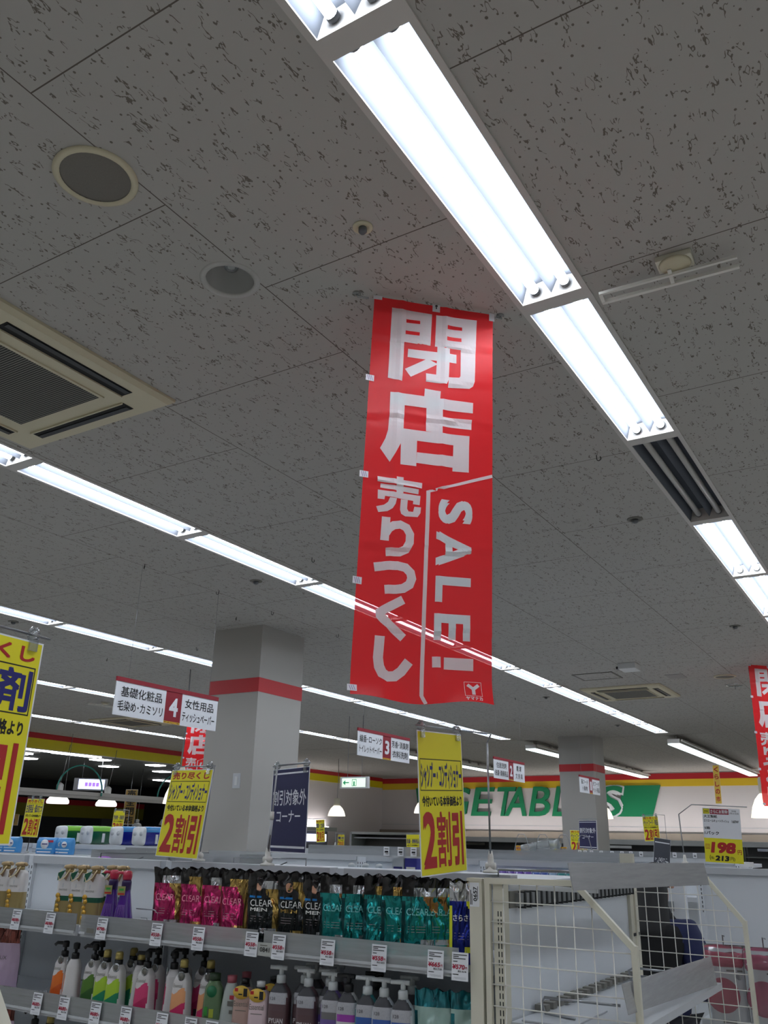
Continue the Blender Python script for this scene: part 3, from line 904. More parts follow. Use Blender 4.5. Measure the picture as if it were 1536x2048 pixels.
def sale(lines, head=True, detail=True):
    def d(m, W_, H_):
        if head:
            m.text('売り尽くし', W_ * .06, H_ * .885, W_ * .88, H_ * .085, YRED, .03)
            zt = .865
        else:
            zt = .80
        zb = .62 if head else .575
        if detail:
            m.outline(W_ * .035, W_ * .965, H_ * zb, H_ * zt, W_ * .009, INK)
        m.text(lines, W_ * .05, H_ * (zb + .012), W_ * .90, H_ * (zt - zb - .03), NAVYINK, .025)
        m.text('今付いている本体価格より', W_ * .06, H_ * (.515 if head else .465), W_ * .88, H_ * .075, INK, .03)
        hb = H_ * (.43 if head else .38)
        for ch, a, b, of in (('2', .06, .33, .028), ('割', .355, .655, .018), ('引', .69, .93, .04)):
            m.text(ch, W_ * a, H_ * .05, W_ * (b - a), hb, YRED, of)
    return d

def clips(t, M, W_, H_, fr=(.1, .9), hang=.03):
    for f in fr:
        c = MB()
        x = W_ * f
        c.box(x - .011, x + .011, -.006, .008, H_ - .022, H_ + .004, CLIP)
        c.tube([(x - .007, .001, H_ + .014), (x + .007, .001, H_ + .014)], .013, CLIP, 12)
        c.tube([(x - .012, .001, H_ + .02), (x - .004, .001, H_ + .03)], .004, CLIP, 6); c.tube([(x + .004, .001, H_ + .03), (x + .012, .001, H_ + .02)], .004, CLIP, 6)
        o = c.build('clear_clip', M=M)
        o.parent = t; o.matrix_parent_inverse = t.matrix_world.inverted()

def stand(label, base, top, M, W_, H_, arm0=-.02, arm1=1.05, clip=True, pm=STEEL, collar=None, fr=(.1, .9), group='sign stands'):
    """pole with a foot, horizontal arm along the poster top and clear clips"""
    t = thing('sign_stand', label, 'sign stand', base, group=group)
    bpy.context.view_layer.update()
    b = Vector(base)
    m = MB(); m.tube([(0, 0, 0), Vector(top) - b], .0035, pm, 8); m.build('pole', t)
    m = MB(); m.lathe([(.028, 0), (.028, .006), (.012, .012), (.010, .05), (.006, .07)], WIREW, n=14); m.tube([(-.016, 0, .022), (.016, 0, .022)], .012, WIREW, 10); m.build('foot', t)
    if collar:
        q = b.lerp(Vector(top), collar) - b
        m = MB(); m.tube([q, q + Vector((0, 0, .03))], .008, WIREW, 10); m.tube([(0, 0, .05), q], .0065, LIP, 8); m.build('collar', t)
    a0 = M @ Vector((W_ * arm0, .001, H_ + .014)); a1 = M @ Vector((W_ * arm1, .001, H_ + .014))
    m = MB(); m.tube([a0 - b, a1 - b], .0028, pm, 8)
    near = a0 if (a0 - Vector(top)).length < (a1 - Vector(top)).length else a1
    if (near - Vector(top)).length > .004:
        m.tube([near - b, Vector(top) - b], .0028, pm, 8)
    m.build('arm', t)
    if clip:
        clips(t, M, W_, H_, fr)
    return t

# big poster at the left edge, with its stand
o, M, W_, H_ = poster('big yellow sale poster cut off by the left edge of the picture', (-1.617, .905, 1.945), (-1.646, 1.216, 1.945), (-1.620, .905, 1.525), sale('入浴剤'))
stand('rod and clear clips holding the big yellow poster at the left edge', (-1.60, .84, 1.20), (-1.60, .84, 1.96), M, W_, H_, -.2, 1.05)
# poster in front of the near column
o, M, W_, H_ = poster('yellow two-tenths-off shampoo poster, tilted, in front of the near column', (-2.373, 2.402, 1.778), (-2.137, 2.364, 1.773), (-2.405, 2.376, 1.483), sale('シャンプー・コンディショナー'), k=1.2256)
stand('stand behind the tilted yellow shampoo poster', (-2.76, 2.985, 1.452), (-2.69, 2.955, 1.84), M, W_, H_, -.02, 1.02)
# poster in the middle, and its pole at the end of the shelf
o, M, W_, H_ = poster('large yellow shampoo poster on a pole, below the right corner of the banner', (-1.328, 2.372, 1.872), (-1.315, 2.647, 1.886), (-1.322, 2.375, 1.452), sale('シャンプー・コンディショナー', head=False))
stand('pole with arm and clear clips standing at the right end of the shampoo shelf', (-1.345, 2.905, 1.455), (-1.335, 2.875, 1.885), M, W_, H_, -.02, 1.8)

# navy boards
def navy(l1='割引対象外', l2='コーナー'):
    def d(m, W_, H_):
        m.rect(W_ * .03, W_ * .97, H_ * .93, H_ * .95, PAPER); m.rect(W_ * .03, W_ * .97, H_ * .05, H_ * .075, PAPER)
        m.text(l1, W_ * .05, H_ * .55, W_ * .9, H_ * .19, PAPER, .01)
        m.text(l2, W_ * .18, H_ * .35, W_ * .64, H_ * .14, PAPER, .01)
    return d
o, M, W_, H_ = poster('navy no-discount corner board with white letters beside the near column', (-2.198, 2.754, 1.8), (-1.932, 2.631, 1.799), (-2.199, 2.754, 1.503), navy(), NAVY, k=1.09, group='navy boards', name='notice_board', cat='notice board')
stand('thin grey pole standing in front of the navy board near the column', (-2.22, 2.78, 1.452), (-2.18, 2.755, 1.818), M, W_, H_, -.02, 1.0, collar=.45)
o, M, W_, H_ = poster('small far navy no-discount board in front of the far column base', (-3.514, 9.988, 1.811), (-3.235, 9.761, 1.807), (-3.525, 9.984, 1.515), navy(), NAVY, k=.905, group='navy boards', name='notice_board', cat='notice board')
stand('stand of the small far navy board', (-3.05, 8.95, 1.452), (-3.05, 8.95, 1.79), M, W_, H_, -.02, 1.02, clip=False)

def graycard(m, W_, H_):
    m.rect(W_ * .06, W_ * .94, H_ * .82, H_ * .86, PAPER)
    random.seed(3)
    for i in range(60):
        a, b = random.uniform(.08, .86), random.uniform(.03, .26)
        m.rect(W_ * a, W_ * (a + .05), H_ * b, H_ * (b + .02), PAPER, -.0008)
o, M, W_, H_ = poster('narrow dark grey board with white flecks in front of a far yellow poster', (-1.80, 6.62, 1.617), (-1.70, 6.68, 1.602), (-1.80, 6.62, 1.435), graycard, mat('board_dark_grey', (70, 72, 80), .5), group=None, name='notice_board', cat='notice board', k=.92)

# price poster 198
def p198(m, W_, H_):
    m.rect(W_ * .0, W_ * 1.0, H_ * .0, H_ * .44, YEL, -.0005)
    m.rect(W_ * .20, W_ * .70, H_ * .885, H_ * .985, mat('poster_crimson', (150, 24, 50), .5))
    m.rect(W_ * .02, W_ * .19, H_ * .885, H_ * .985, YEL); m.outline(W_ * .03, W_ * .18, H_ * .90, H_ * .975, W_ * .008, INK, -.0008); m.rect(W_ * .05, W_ * .16, H_ * .93, H_ * .945, INK, -.0008)
    m.text('さらにお買得!', W_ * .22, H_ * .90, W_ * .46, H_ * .07, PAPER, .02, y=-.001)
    m.text('特価', W_ * .78, H_ * .94, W_ * .12, H_ * .03, INK)
    m.text('1月31日迄', W_ * .72, H_ * .895, W_ * .25, H_ * .035, INK)
    m.text('大王製紙', W_ * .03, H_ * .815, W_ * .36, H_ * .055, INK, .02)
    m.text('エリエールキュートティシュ', W_ * .03, H_ * .735, W_ * .66, H_ * .05, INK, .02); m.text('160W', W_ * .77, H_ * .735, W_ * .18, H_ * .05, INK, .02)
    m.text('5箱', W_ * .03, H_ * .60, W_ * .15, H_ * .05, INK, .02)
    m.text('1パック', W_ * .03, H_ * .50, W_ * .38, H_ * .065, INK, .02)
    m.outline(W_ * .03, W_ * .14, H_ * .235, H_ * .33, W_ * .008, YRED); m.text('本体', W_ * .045, H_ * .285, W_ * .08, H_ * .035, YRED, y=-.001); m.text('価格', W_ * .045, H_ * .245, W_ * .08, H_ * .035, YRED, y=-.001)
    m.text('198', W_ * .18, H_ * .17, W_ * .64, H_ * .20, YRED, .05, shear=.15); m.text('円', W_ * .86, H_ * .16, W_ * .11, H_ * .085, YRED, .02)
    m.text('(', W_ * .12, H_ * .03, W_ * .03, H_ * .10, INK, .01); m.text('税込', W_ * .16, H_ * .055, W_ * .08, H_ * .05, INK, .01)
    m.text('213', W_ * .27, H_ * .03, W_ * .36, H_ * .095, INK, .05, shear=.15); m.text('円)', W_ * .66, H_ * .03, W_ * .12, H_ * .08, INK, .01)
o, M, W_, H_ = poster('white and yellow price poster reading 198 yen, at right above the plain white shelf back', (-1.193, 5.558, 1.773), (-.991, 5.6, 1.765), (-1.207, 5.554, 1.476), p198, PAPER, group=None, bw=.0)
stand('thin stand with a long arm carrying the 198 yen poster', (-1.325, 5.56, 1.44), (-1.335, 5.56, 1.735), M, W_, H_, -.28, 1.2, clip=False)
# narrow hanging strip behind it
def strip(m, W_, H_):
    for i, ch in enumerate('くらしの市'):
        m.text(ch, W_ * .15, H_ * (.82 - i * .19), W_ * .7, H_ * .13, YRED, .03)
so_, M, W_, H_ = poster('narrow yellow strip banner hanging above the 198 yen poster', (-3.27, 15.98, 2.88), (-3.17, 15.98, 2.88), (-3.19, 15.9, 2.245), strip, mat('strip_yellow', (214, 176, 60), .5), group=None, name='strip_banner', cat='banner', k=.8)
q = M @ Vector((W_ / 2, 0, H_))
m = MB(); m.tube([(W_ / 2, .001, H_ - .01), (W_ / 2, .001, H_ + HC - q.z)], .0015, STEEL, 5)
wo = m.build('hanging_wire', M=M); wo.parent = so_; wo.matrix_parent_inverse = M.inverted()

PET = sale('ペットフード・用品')
o, M, W_, H_ = poster('far yellow pet food sale poster between the far column and the 198 yen poster', (-3.201, 11.555, 1.906), (-3.042, 11.69, 1.917), (-3.22, 11.55, 1.61), PET)
stand('stand of the far yellow pet food poster right of the far column', (-3.0, 11.75, 1.381), (-3.0, 11.75, 1.93), M, W_, H_, -.02, 1.1)
o, M, W_, H_ = poster('far yellow pet food sale poster half hidden behind the small navy board', (-4.532, 12.441, 1.747), (-4.34, 12.6, 1.745), (-4.522, 12.444, 1.451), PET, k=.93)
stand('stand of the half hidden yellow pet food poster', (-4.05, 11.75, 1.381), (-4.03, 11.74, 1.64), M, W_, H_, -.02, 1.02, clip=False)
o, M, W_, H_ = poster('small far yellow sale poster right of the navy board, on a wire stand', (-7.535, 10.481, 1.805), (-7.425, 10.532, 1.814), (-7.523, 10.489, 1.508), sale('電球・文房具'), k=.84)
stand('wire stand of the small far yellow poster right of the navy board', (-6.42, 8.7, 1.452), (-6.42, 8.7, 1.78), M, W_, H_, -.35, 1.2, clip=False)
o, M, W_, H_ = poster('tiny far yellow sale card on a pole, below the exit sign', (-6.83, 10.0, 1.615), (-6.74, 10.02, 1.615), (-6.83, 10.0, 1.455), sale('電池', detail=False), k=.86)
stand('thin pole of the tiny yellow card below the exit sign', (-5.94, 8.65, 1.452), (-5.94, 8.65, 1.63), M, W_, H_, -.1, 1.0, clip=False)
o, M, W_, H_ = poster('small yellow card leaning back on the shelf behind the gold pouches', (-4.02, 6.9, 1.605), (-3.89, 6.9, 1.607), (-3.99, 6.9, 1.43), sale('洗濯・清掃用品', head=False), k=1.22)
stand('short stand of the leaning yellow card behind the shelf', (-4.79, 8.5, 1.40), (-4.79, 8.5, 1.60), M, W_, H_, -.02, 1.0, clip=False)
o, M, W_, H_ = poster('yellow sanitary goods sale poster on a black pole at left, above the blue packs', (-6.456, 4.872, 1.818), (-6.254, 4.883, 1.814), (-6.475, 4.86, 1.521), sale('生理用品・紙おむつ'), k=1.13)
stand('black pole carrying the yellow sanitary goods poster', (-7.33, 5.6, 1.36), (-7.2, 5.53, 1.865), M, W_, H_, -.02, 1.02, pm=BLACK, fr=(.3, .75))
o, M, W_, H_ = poster('small yellow poster behind the blue paper packs, left of the tilted shampoo poster', (-10.373, 9.32, 1.885), (-10.223, 9.396, 1.881), (-10.375, 9.318, 1.588), sale('芳香剤・消臭剤', head=False), k=.93)
stand('stand of the small yellow poster behind the blue paper packs', (-9.47, 8.78, 1.452), (-9.47, 8.78, 1.87), M, W_, H_, -.02, 1.15)

# small notes on the far shelf
def note(lines, c2=YRED):
    def d(m, W_, H_):
        m.text(lines, W_ * .08, H_ * .6, W_ * .84, H_ * .3, c2, .02)
        m.rect(W_ * .3, W_ * .7, H_ * .1, H_ * .5, mat('note_brown', (170, 80, 40), .5))
    return d
poster('small yellow and orange card on the far white shelf right of the pole', (-4.80, 11.15, 1.53), (-4.60, 11.15, 1.53), (-4.80, 11.15, 1.41), note('お買得'), mat('note_amber', (214, 160, 40), .5), group=None, name='shelf_card', cat='card')
poster('tiny yellow card left of another on the far white shelf, under the letters', (-4.33, 11.15, 1.56), (-4.22, 11.15, 1.56), (-4.33, 11.15, 1.40), note('特価', INK), YEL, group=None, name='shelf_card', cat='card')
poster('tiny yellow card partly behind another on the far white shelf, the rightmost', (-4.24, 11.2, 1.525), (-4.12, 11.2, 1.525), (-4.24, 11.2, 1.40), note('新品', INK), mat('note_amber'), group=None, name='shelf_card', cat='card')

# posters in the dim hall
def hallp(txts):
    def d(m, W_, H_):
        for i, s in enumerate(txts):
            m.text(s, W_ * .15, H_ * (1 - (i + 1) / len(txts) + .02), W_ * .7, H_ * (.85 / len(txts)), INK, .03)
    return d
hn_, M, W_, H_ = poster('tall amber closing notice in the dim hall, left of the tilted yellow poster', (-17.3, 15.85, 2.62), (-16.98, 15.95, 2.62), (-17.3, 15.85, 1.80), hallp(['売', '全', '閉', '店']), mat('hall_amber', (150, 120, 60), .6), group=None, name='hall_notice', cat='notice')
q = M.translation.z
m = MB(); m.tube([(W_ / 2, .012, H_), (W_ / 2, .012, -q + .02)], .012, STEEL, 8); m.tube([(W_ / 2, .012, -q + .02), (W_ / 2, .012, -q)], .15, SOCKET, 20)
wo = m.build('stand', M=M); wo.parent = hn_; wo.matrix_parent_inverse = M.inverted()
hn_, M, W_, H_ = poster('low amber closing notice board in the dim hall above the green paper packs', (-17.75, 12.6, 1.93), (-17.4, 12.95, 1.93), (-17.75, 12.6, 1.70), hallp(['閉店の']), mat('hall_amber'), group=None, name='hall_notice', cat='notice')
q = M.translation.z
m = MB(); m.tube([(W_ / 2, .012, H_), (W_ / 2, .012, -q + .02)], .012, STEEL, 8); m.tube([(W_ / 2, .012, -q + .02), (W_ / 2, .012, -q)], .15, SOCKET, 20)
wo = m.build('stand', M=M); wo.parent = hn_; wo.matrix_parent_inverse = M.inverted()

# ------------------------------------------------------------------ exit signs
t = thing('exit_sign', 'lit green and white exit sign hanging on two rods below aisle sign 3', 'exit sign', (-7.25, 11.0, 2.255))
m = MB(); m.box(-.245, .245, -.03, .03, 0, .165, WHITE); m.build('housing', t, bevel=.006)
EXW = mat('exit_face', (214, 236, 214), .4, emit=.85)
m = MB(); m.rect(-.205, .205, .02, .145, EXW, -.0306)
G2 = mat('exit_green', (20, 150, 100), .4, emit=.35)
m.rect(-.15, -.08, .075, .09, G2, -.0312); m.quad([(-.19, -.0312, .0825), (-.145, -.0312, .045), (-.145, -.0312, .12)], G2)
m.outline(-.03, .05, .035, .13, .008, G2, -.0312); m.rect(-.004, .02, .04, .10, G2, -.0312)
m.build('lit_face', t)
for x in (-.13, .12):
    m = MB(); m.tube([(x, 0, .165), (x, 0, HC - 2.255)], .004, STEEL, 6); m.build('rod', t)
m = MB(); m.tube([(-.13, 0, .49), (.12, 0, .49)], .003, STEEL, 6); m.build('cross_rod', t)
t = thing('lit_display', 'small glowing lavender sign hanging in the dim hall inside the teal hoop', 'sign', (-16.1, 13.7, 2.46), .75)
m = MB(); m.box(-.36, .36, -.03, .03, 0, .26, mat('display_grey', (150, 150, 156), .5)); m.build('housing', t)
m = MB(); m.rect(-.26, .30, .03, .24, mat('display_glow', (206, 212, 255), .4, emit=1.3), -.0306); [m.rect(-.12 + i * .08, -.06 + i * .08, .09, .17, mat('display_violet', (170, 120, 240), .4, emit=.8), -.0312) for i in range(4)]; m.build('lit_face', t)
for x in (-.2, .2):
    m = MB(); m.tube([(x, 0, .26), (x, 0, .69)], .004, STEEL, 6); m.build('rod', t)

# ------------------------------------------------------------------ pendant lamps
SHADE = mat('lamp_shade_glow', (255, 246, 226), .5, emit=1.1)
def pendant(label, x, y, zb, r=.2, glow=SHADE):
    t = thing('pendant_lamp', label, 'pendant lamp', (x, y, zb), group='pendant lamps')
    m = MB(); m.lathe([(r, 0), (r * .97, .03), (r * .86, .10), (r * .66, .17), (r * .42, .215), (r * .3, .23)], glow, n=24, caps=False); m.build('shade', t)
    m = MB(); m.lathe([(r * .34, .225), (r * .36, .25), (r * .36, .36), (r * .3, .38), (.01, .385)], CREAM, n=16); m.build('cap', t)
    m = MB(); m.tube([(0, 0, .38), (0.02, 0, (HC - zb) * .6), (0, 0, HC - zb)], .007, STEEL, 6); m.build('cord', t)
    return t
pendant('glowing bell pendant lamp below the exit sign', -11.67, 17.0, 2.05)
pendant('glowing bell pendant lamp half hidden behind the right side of the far column', -5.52, 17.0, 2.03, .21)
pendant('glowing bell pendant lamp at the right edge, right of the 198 yen poster', -1.43, 9.5, 1.835, .155)
pendant('glowing bell pendant lamp peeking out left of the tilted yellow poster', -6.9, 7.05, 1.87, .15)
pendant('glowing bell pendant lamp peeking out left of the large middle poster', -8.3, 15.0, 2.05, .19)
HGL = mat('flat_shade_glow', (252, 248, 240), .5, emit=1.25)
for lab, y in (('pendant lamp under the grey beam at far left, left of the pair', 11.2), ('pendant lamp under the grey beam at far left, right of the pair', 12.36)):
    t = thing('pendant_lamp', lab, 'pendant lamp', (-14.0, y, 2.07), group='beam pendant lamps')
    m = MB(); m.lathe([(.19, 0), (.205, .02), (.2, .06), (.12, .16), (.05, .2)], HGL, n=24); m.build('shade', t)
    m = MB(); m.lathe([(.05, .2), (.065, .24), (.065, .34), (.03, .37), (.01, .38)], WHITE, n=14); m.build('cap', t)
    m = MB(); m.tube([(0, 0, .37), (.01, .05, .7), (0, .1, 1.08)], .006, STEEL, 6); m.build('cord', t)
# far hall lamp shades
for i, (lab, x, y, z) in enumerate((('small white lamp shade in the dim hall right of the small yellow poster', -17.5, 16.2, 1.80), ('lower small white lamp shade in the dim hall right of the small yellow poster', -17.2, 16.25, 1.68), ('small white lamp shade in the dim hall near the amber notice', -17.9, 17.9, 1.82))):
    t = thing('hall_lamp', lab, 'lamp', (x, y, z), group='unlit hall lamps')
    m = MB(); m.lathe([(.16, 0), (.10, .14), (.05, .16)], mat('hall_shade', (200, 200, 202), .5), n=18); m.build('shade', t)
    m = MB(); m.lathe([(.05, .16), (.05, .24), (.01, .25)], WHITE, n=10); m.tube([(0, 0, .24), (0, 0, 3.15 - z)], .006, STEEL, 5); m.build('cord', t)

# grey beam with a teal hoop garland in front of the opening
t = thing('grey_beam', 'long grey beam hung across the hall opening at far left', 'beam', (-13.6, 6.0, 2.17))
m = MB(); m.box(-.05, .05, 0, 10.2, .055, .12, mat('beam_grey', (150, 146, 140), .5)); m.build('upper_rail', t)
m = MB(); m.box(-.07, .04, 0, 10.2, 0, .055, mat('beam_grey2', (138, 134, 128), .5)); m.build('lower_rail', t)
for y in (1.0, 5.0, 9.0):
    m = MB(); m.tube([(0, y, .12), (0, y, 1.13)], .006, STEEL, 6); m.build('rod', t)
TEAL = mat('teal_hose', (26, 120, 108), .4)
for lab, y0, y1, zc in (('teal plastic hoop standing on the grey beam at far left', 10.76, 11.80, 0), ('teal plastic hoop standing on the grey beam, left of the tilted yellow poster', 13.25, 14.3, 0)):
    t = thing('teal_hoop', lab, 'hoop', (-13.53, (y0 + y1) / 2, 2.29), group='teal hoops')
    R_ = (y1 - y0) / 2
    m = MB(); m.tube([(0, -R_ * math.cos(a), .46 * math.sin(a)) for a in [math.pi * i / 24 for i in range(25)]], .014, TEAL, 8); m.build('hose', t)
    m = MB(); m.tube([(0, R_, 0), (0, R_, .02)], .018, WHITE, 8); m.tube([(0, R_, -.06), (0, R_, 0)], .016, TEAL, 8); m.build('end_clip', t)

# ------------------------------------------------------------------ letters on the back wall
t = thing('wall_lettering', 'green raised VEGETABLES lettering with a green slanted panel on the back wall', 'sign', (0, YF - .02, 2.25))
LH = .75
for ch, x0, x1 in (('V', -12.98, -12.4), ('E', -12.35, -11.85), ('G', -11.83, -11.22), ('E', -11.06, -10.48), ('T', -10.38, -9.85), ('A', -10.05, -9.42), ('B', -9.34, -8.78), ('L', -8.68, -8.25), ('E', -8.15, -7.58), ('S', -7.46, -6.86)):
    m = MB(); m.text(ch, x0, 0, x1 - x0, LH, GREEN, .008, y=-.06, depth=.06, shear=.22, lay=6e-4); m.build('letter', t)
m = MB()
pl = [(-7.05, 0), (-6.13, 0), (-5.87, LH), (-6.79, LH)]
m.add([(x, -.03, z) for x, z in pl] + [(x, 0, z) for x, z in pl], [(0, 1, 2, 3), (0, 4, 5, 1), (1, 5, 6, 2), (2, 6, 7, 3), (3, 7, 4, 0)], GREEN)
m.text('S', -7.50, -.02, .68, LH + .04, PAPER, .06, y=-.035, shear=.22, lay=4e-4)
m.build('slanted_panel', t)

# light switch on the near column
t = thing('light_switch', 'grey light switch plate on the near column', 'switch', (-4.945, 5.72, 1.93))
m = MB(); m.box(-.04, .04, -.008, 0, 0, .12, LIP); m.build('plate', t, bevel=.003)
m = MB(); m.box(-.014, .014, -.013, -.008, .025, .095, WHITE); m.build('rocker', t)
# ------------------------------------------------------------------ shelving
def slots(m, x, y, z0, z1, n, dx=.010, facing='y'):
    for i in range(n):
        z = z0 + (z1 - z0) * (i + .5) / n
        for s in (-dx, dx):
            if facing == 'y':
                m.box(x + s - .0022, x + s + .0022, y - .0008, y + .002, z - .007, z + .007, SLOT)
            else:
                m.box(x - .002, x + .0008, y + s - .0022, y + s + .0022, z - .007, z + .007, SLOT)

def gondola(label, x0, x1, yf, yb, yb2, top, shelves, slot_from=.7, last=False, rails=True, right_post=False):
    """one bay: shelves hang between yf and the back panel at yb, another run behind to yb2"""
    t = thing('shelf_unit', label, 'shelf unit', ((x0 + x1) / 2, yb, 0), group='store shelf units')
    X0, X1 = x0 - (x0 + x1) / 2, x1 - (x0 + x1) / 2
    if not right_post:
        X1 -= .0205
    m = MB(); m.box(X0 + .02, X1 - (.02 if right_post else 0), .006, .03, .1, top - .035, SHELF); m.build('back_panel', t)
    m = MB(); m.box(X0 - .019, X0 + .0195, -.012, .036, 0, top - .002, SHELF); slots(m, X0, -.012, slot_from, top - .04, int((top - slot_from) / .026))
    m.build('upright', t)
    if right_post:
        m = MB(); m.box(X1 - .02, X1 + .02, -.012, .036, 0, top - .002, SHELF); slots(m, X1, -.012, slot_from, top - .04, int((top - slot_from) / .026)); m.build('upright', t)
    m = MB(); m.box(X0 + .022, X1 - .022, -.022, .036, top - .036, top, LIP); m.build('top_rail', t, bevel=.002)
    if yb2 > yb + .1:
        m = MB(); m.box(X0, X1, .036, yb2 - yb, top - .06, top - .02, SHELF); m.build('top_board', t)
        m = MB(); m.box(X0, X1, .04, yb2 - yb, 0, .12, LIP); m.build('plinth', t)
    for z in shelves:
        s = MB(); s.box(X0 + .003, X1 - .003, yf - yb + .012, -.013, z - .022, z, SHELF); s.box(X0 + .003, X1 - .003, yf - yb, yf - yb + .012, z - .030, z + .006, LIP)
        for q in (X0 + .03, X1 - .03):
            s.add([(q, -.02, z - .022), (q, yf - yb + .06, z - .022), (q, -.02, z - .075)], [(0, 1, 2)], LIP)
        so = s.build('shelf', t)
        if rails:
            r = MB(); r.box(X0 + .004, X1 - .004, yf - yb - .006, yf - yb - .002, z - .016, z + .048, CLEAR)
            r.box(X0 + .004, X1 - .004, yf - yb - .010, yf - yb - .002, z - .020, z - .012, LIP)
            ro = r.build('price_rail', t); ro.parent = so
    return t
AS = (1.215, .936, .66)
gondola('white shampoo shelf unit at the left edge with white pump bottles on it', -4.72, -3.80, 2.5, 2.95, 3.7, 1.45, AS)
gondola('white shampoo shelf unit, the second from the left, with purple pump bottles', -3.80, -2.885, 2.5, 2.95, 3.7, 1.45, AS)
gondola('white shampoo shelf unit holding the pink and black foil pouches', -2.885, -1.99, 2.5, 2.95, 3.7, 1.45, AS)
gondola('white shampoo shelf unit holding the teal foil pouches, at the right end of the row', -1.99, -1.24, 2.5, 2.95, 3.7, 1.45, AS)
# end post with its shelf number
t = thing('end_post', 'cream shelf end post with a number sticker, right of the teal pouches', 'post', (-1.207, 2.52, 0))
m = MB(); m.box(-.022, .018, -.02, .02, 0, 1.448, CREAM); m.box(-.006, -.002, -.0215, -.02, 1.0, 1.03, SLOT); m.box(-.03, .02, -.022, .02, 1.444, 1.452, CREAM); m.build('post', t)
m = MB(); m.box(-.020, .010, -.0215, -.02, 1.375, 1.44, PAPER)
for i, ch in enumerate('0657'):
    vs, fs, asp, n0 = glyphs(ch, .02)
    # number reads upwards
    m.add([(.004 - v * .012, -.0222 - (j // n0) * 1e-4, 1.390 + i * .010 + u * .0085) for j, (u, v) in enumerate(vs)], fs, INK)
m.rect(-.018, -.0155, 1.38, 1.42, INK, -.0222); m.rect(-.0135, -.0115, 1.38, 1.41, INK, -.0222); m.rect(.0055, .007, 1.395, 1.43, INK, -.0222)
m.build('number_sticker', t)

# end-of-aisle shelf with wire mesh sides
t = thing('end_shelf', 'cream end-of-aisle shelf with white wire mesh sides at lower right, empty', 'shelf', (-1.15, 3.1, 0))
ex, ey = 1.15, -3.1
def E(x, y, z): return (x + ex, y + ey, z)
def ebox(m, x0, x1, y0, y1, z0, z1, mt): m.box(x0 + ex, x1 + ex, y0 + ey, y1 + ey, z0, z1, mt)
m = MB(); ebox(m, -1.152, -1.136, 2.56, 3.745, .15, 1.385, SHELF); m.build('back_panel', t)
m = MB(); ebox(m, -1.158, -1.128, 2.512, 2.555, 0, 1.44, CREAM)
for i in range(30):
    z = .75 + i * .021
    m.box(-1.143 + ex - .0015, -1.143 + ex + .0015, 2.5112 + ey, 2.513 + ey, z - .007, z + .007, SLOT); m.box(-1.134 + ex - .0015, -1.134 + ex + .0015, 2.5112 + ey, 2.513 + ey, z - .007, z + .007, SLOT)
m.build('upright', t)
m = MB(); ebox(m, -1.158, -1.124, 3.745, 3.85, 0, 1.39, CREAM); ebox(m, -1.124, -1.122, 3.76, 3.84, 1.215, 1.226, SLOT); m.build('upright', t)
m = MB()
ebox(m, -1.136, -1.126, 2.56, 3.745, 1.372, 1.418, GRILLE)
for i in range(26):
    y = 2.60 + i * .0445
    ebox(m, -1.128, -1.108, y, y + .022, 1.376, 1.412, mat('bracket_grey', (120, 122, 122), .5)); ebox(m, -1.128, -1.104, y + .024, y + .03, 1.37, 1.416, SLOT)
m.build('bracket_strip', t)
def mesh_side(Y, x0, x1, xc, zc, zt, name):
    p = MB(); w2 = .016
    pts = [(x0, Y, .1), (x0, Y, zt), (xc, Y, zt + .004), (x1, Y, zc), (x1, Y, .1)]
    pts = [E(*q) for q in pts]
    for a, b in zip(pts[:-1], pts[1:]):
        p.bar(a, b, w2, w2, CREAM, up=Vector((0, 1, 0)))
    for q in pts[1:-1]:
        p.box(q[0] - w2 * .53, q[0] + w2 * .53, q[1] - w2 * .53, q[1] + w2 * .53, q[2] - w2 * .53, q[2] + w2 * .53, CREAM)
    o = p.build(name, t)
    g = MB()
    def xr(z):
        return x1 if z <= zc else x1 + (xc - x1) * (z - zc) / (zt - zc)
    for i in range(18):
        z = zt - .055 - i * .0535
        if z > .4:
            g.tube([E(x0, Y, z), E(xr(z) + .002, Y, z)], .0019, WIREW, 6)
    n = int((x1 - x0) / .0527)
    for i in range(n + 1):
        x = x0 + .046 + i * .0527
        if x < x1 - .004:
            zz = zt if x <= xc else zt + (zc - zt) * (x - xc) / (x1 - xc)
            g.tube([E(x, Y + .004, .4), E(x, Y + .004, zz)], .0017, WIREW, 6)
    go = g.build('wire_grid', t); go.parent = o
mesh_side(2.508, -1.172, -.750, -.905, 1.295, 1.446, 'mesh_side')
mesh_side(3.80, -1.125, -.705, -.83, 1.285, 1.432, 'mesh_side')
def srail(a, b, z0a, z1a, z0b, z1b, name):
    p = MB(); A, B = Vector(a), Vector(b)
    vs = []
    for q, za, zb in ((A, z0a, z1a), (B, z0b, z1b)):
        for zz, dx in ((za, .012), (zb, 0)):
            for e in (0, .003):
                vs.append(E(q.x + dx + e, q.y, zz))
    p.add(vs, [(0, 2, 6, 4), (1, 5, 7, 3), (2, 3, 7, 6), (0, 4, 5, 1), (0, 1, 3, 2), (4, 6, 7, 5)], SCUFF)
    return p.build(name, t)
s1 = MB(); ebox(s1, -1.128, -.86, 2.56, 2.572, 1.424, 1.436, LIP); so = s1.build('rail_arm', t)
s1 = MB(); ebox(s1, -1.128, -.80, 3.66, 3.672, 1.418, 1.43, LIP); s1.build('rail_arm', t)
r = srail((-.870, 2.36), (-.805, 3.66), 1.438, 1.505, 1.42, 1.496, 'front_rail'); r.parent = so
s2 = MB(); ebox(s2, -1.128, -.80, 2.55, 3.74, 1.060, 1.082, LIP)
so = s2.build('lower_shelf', t)
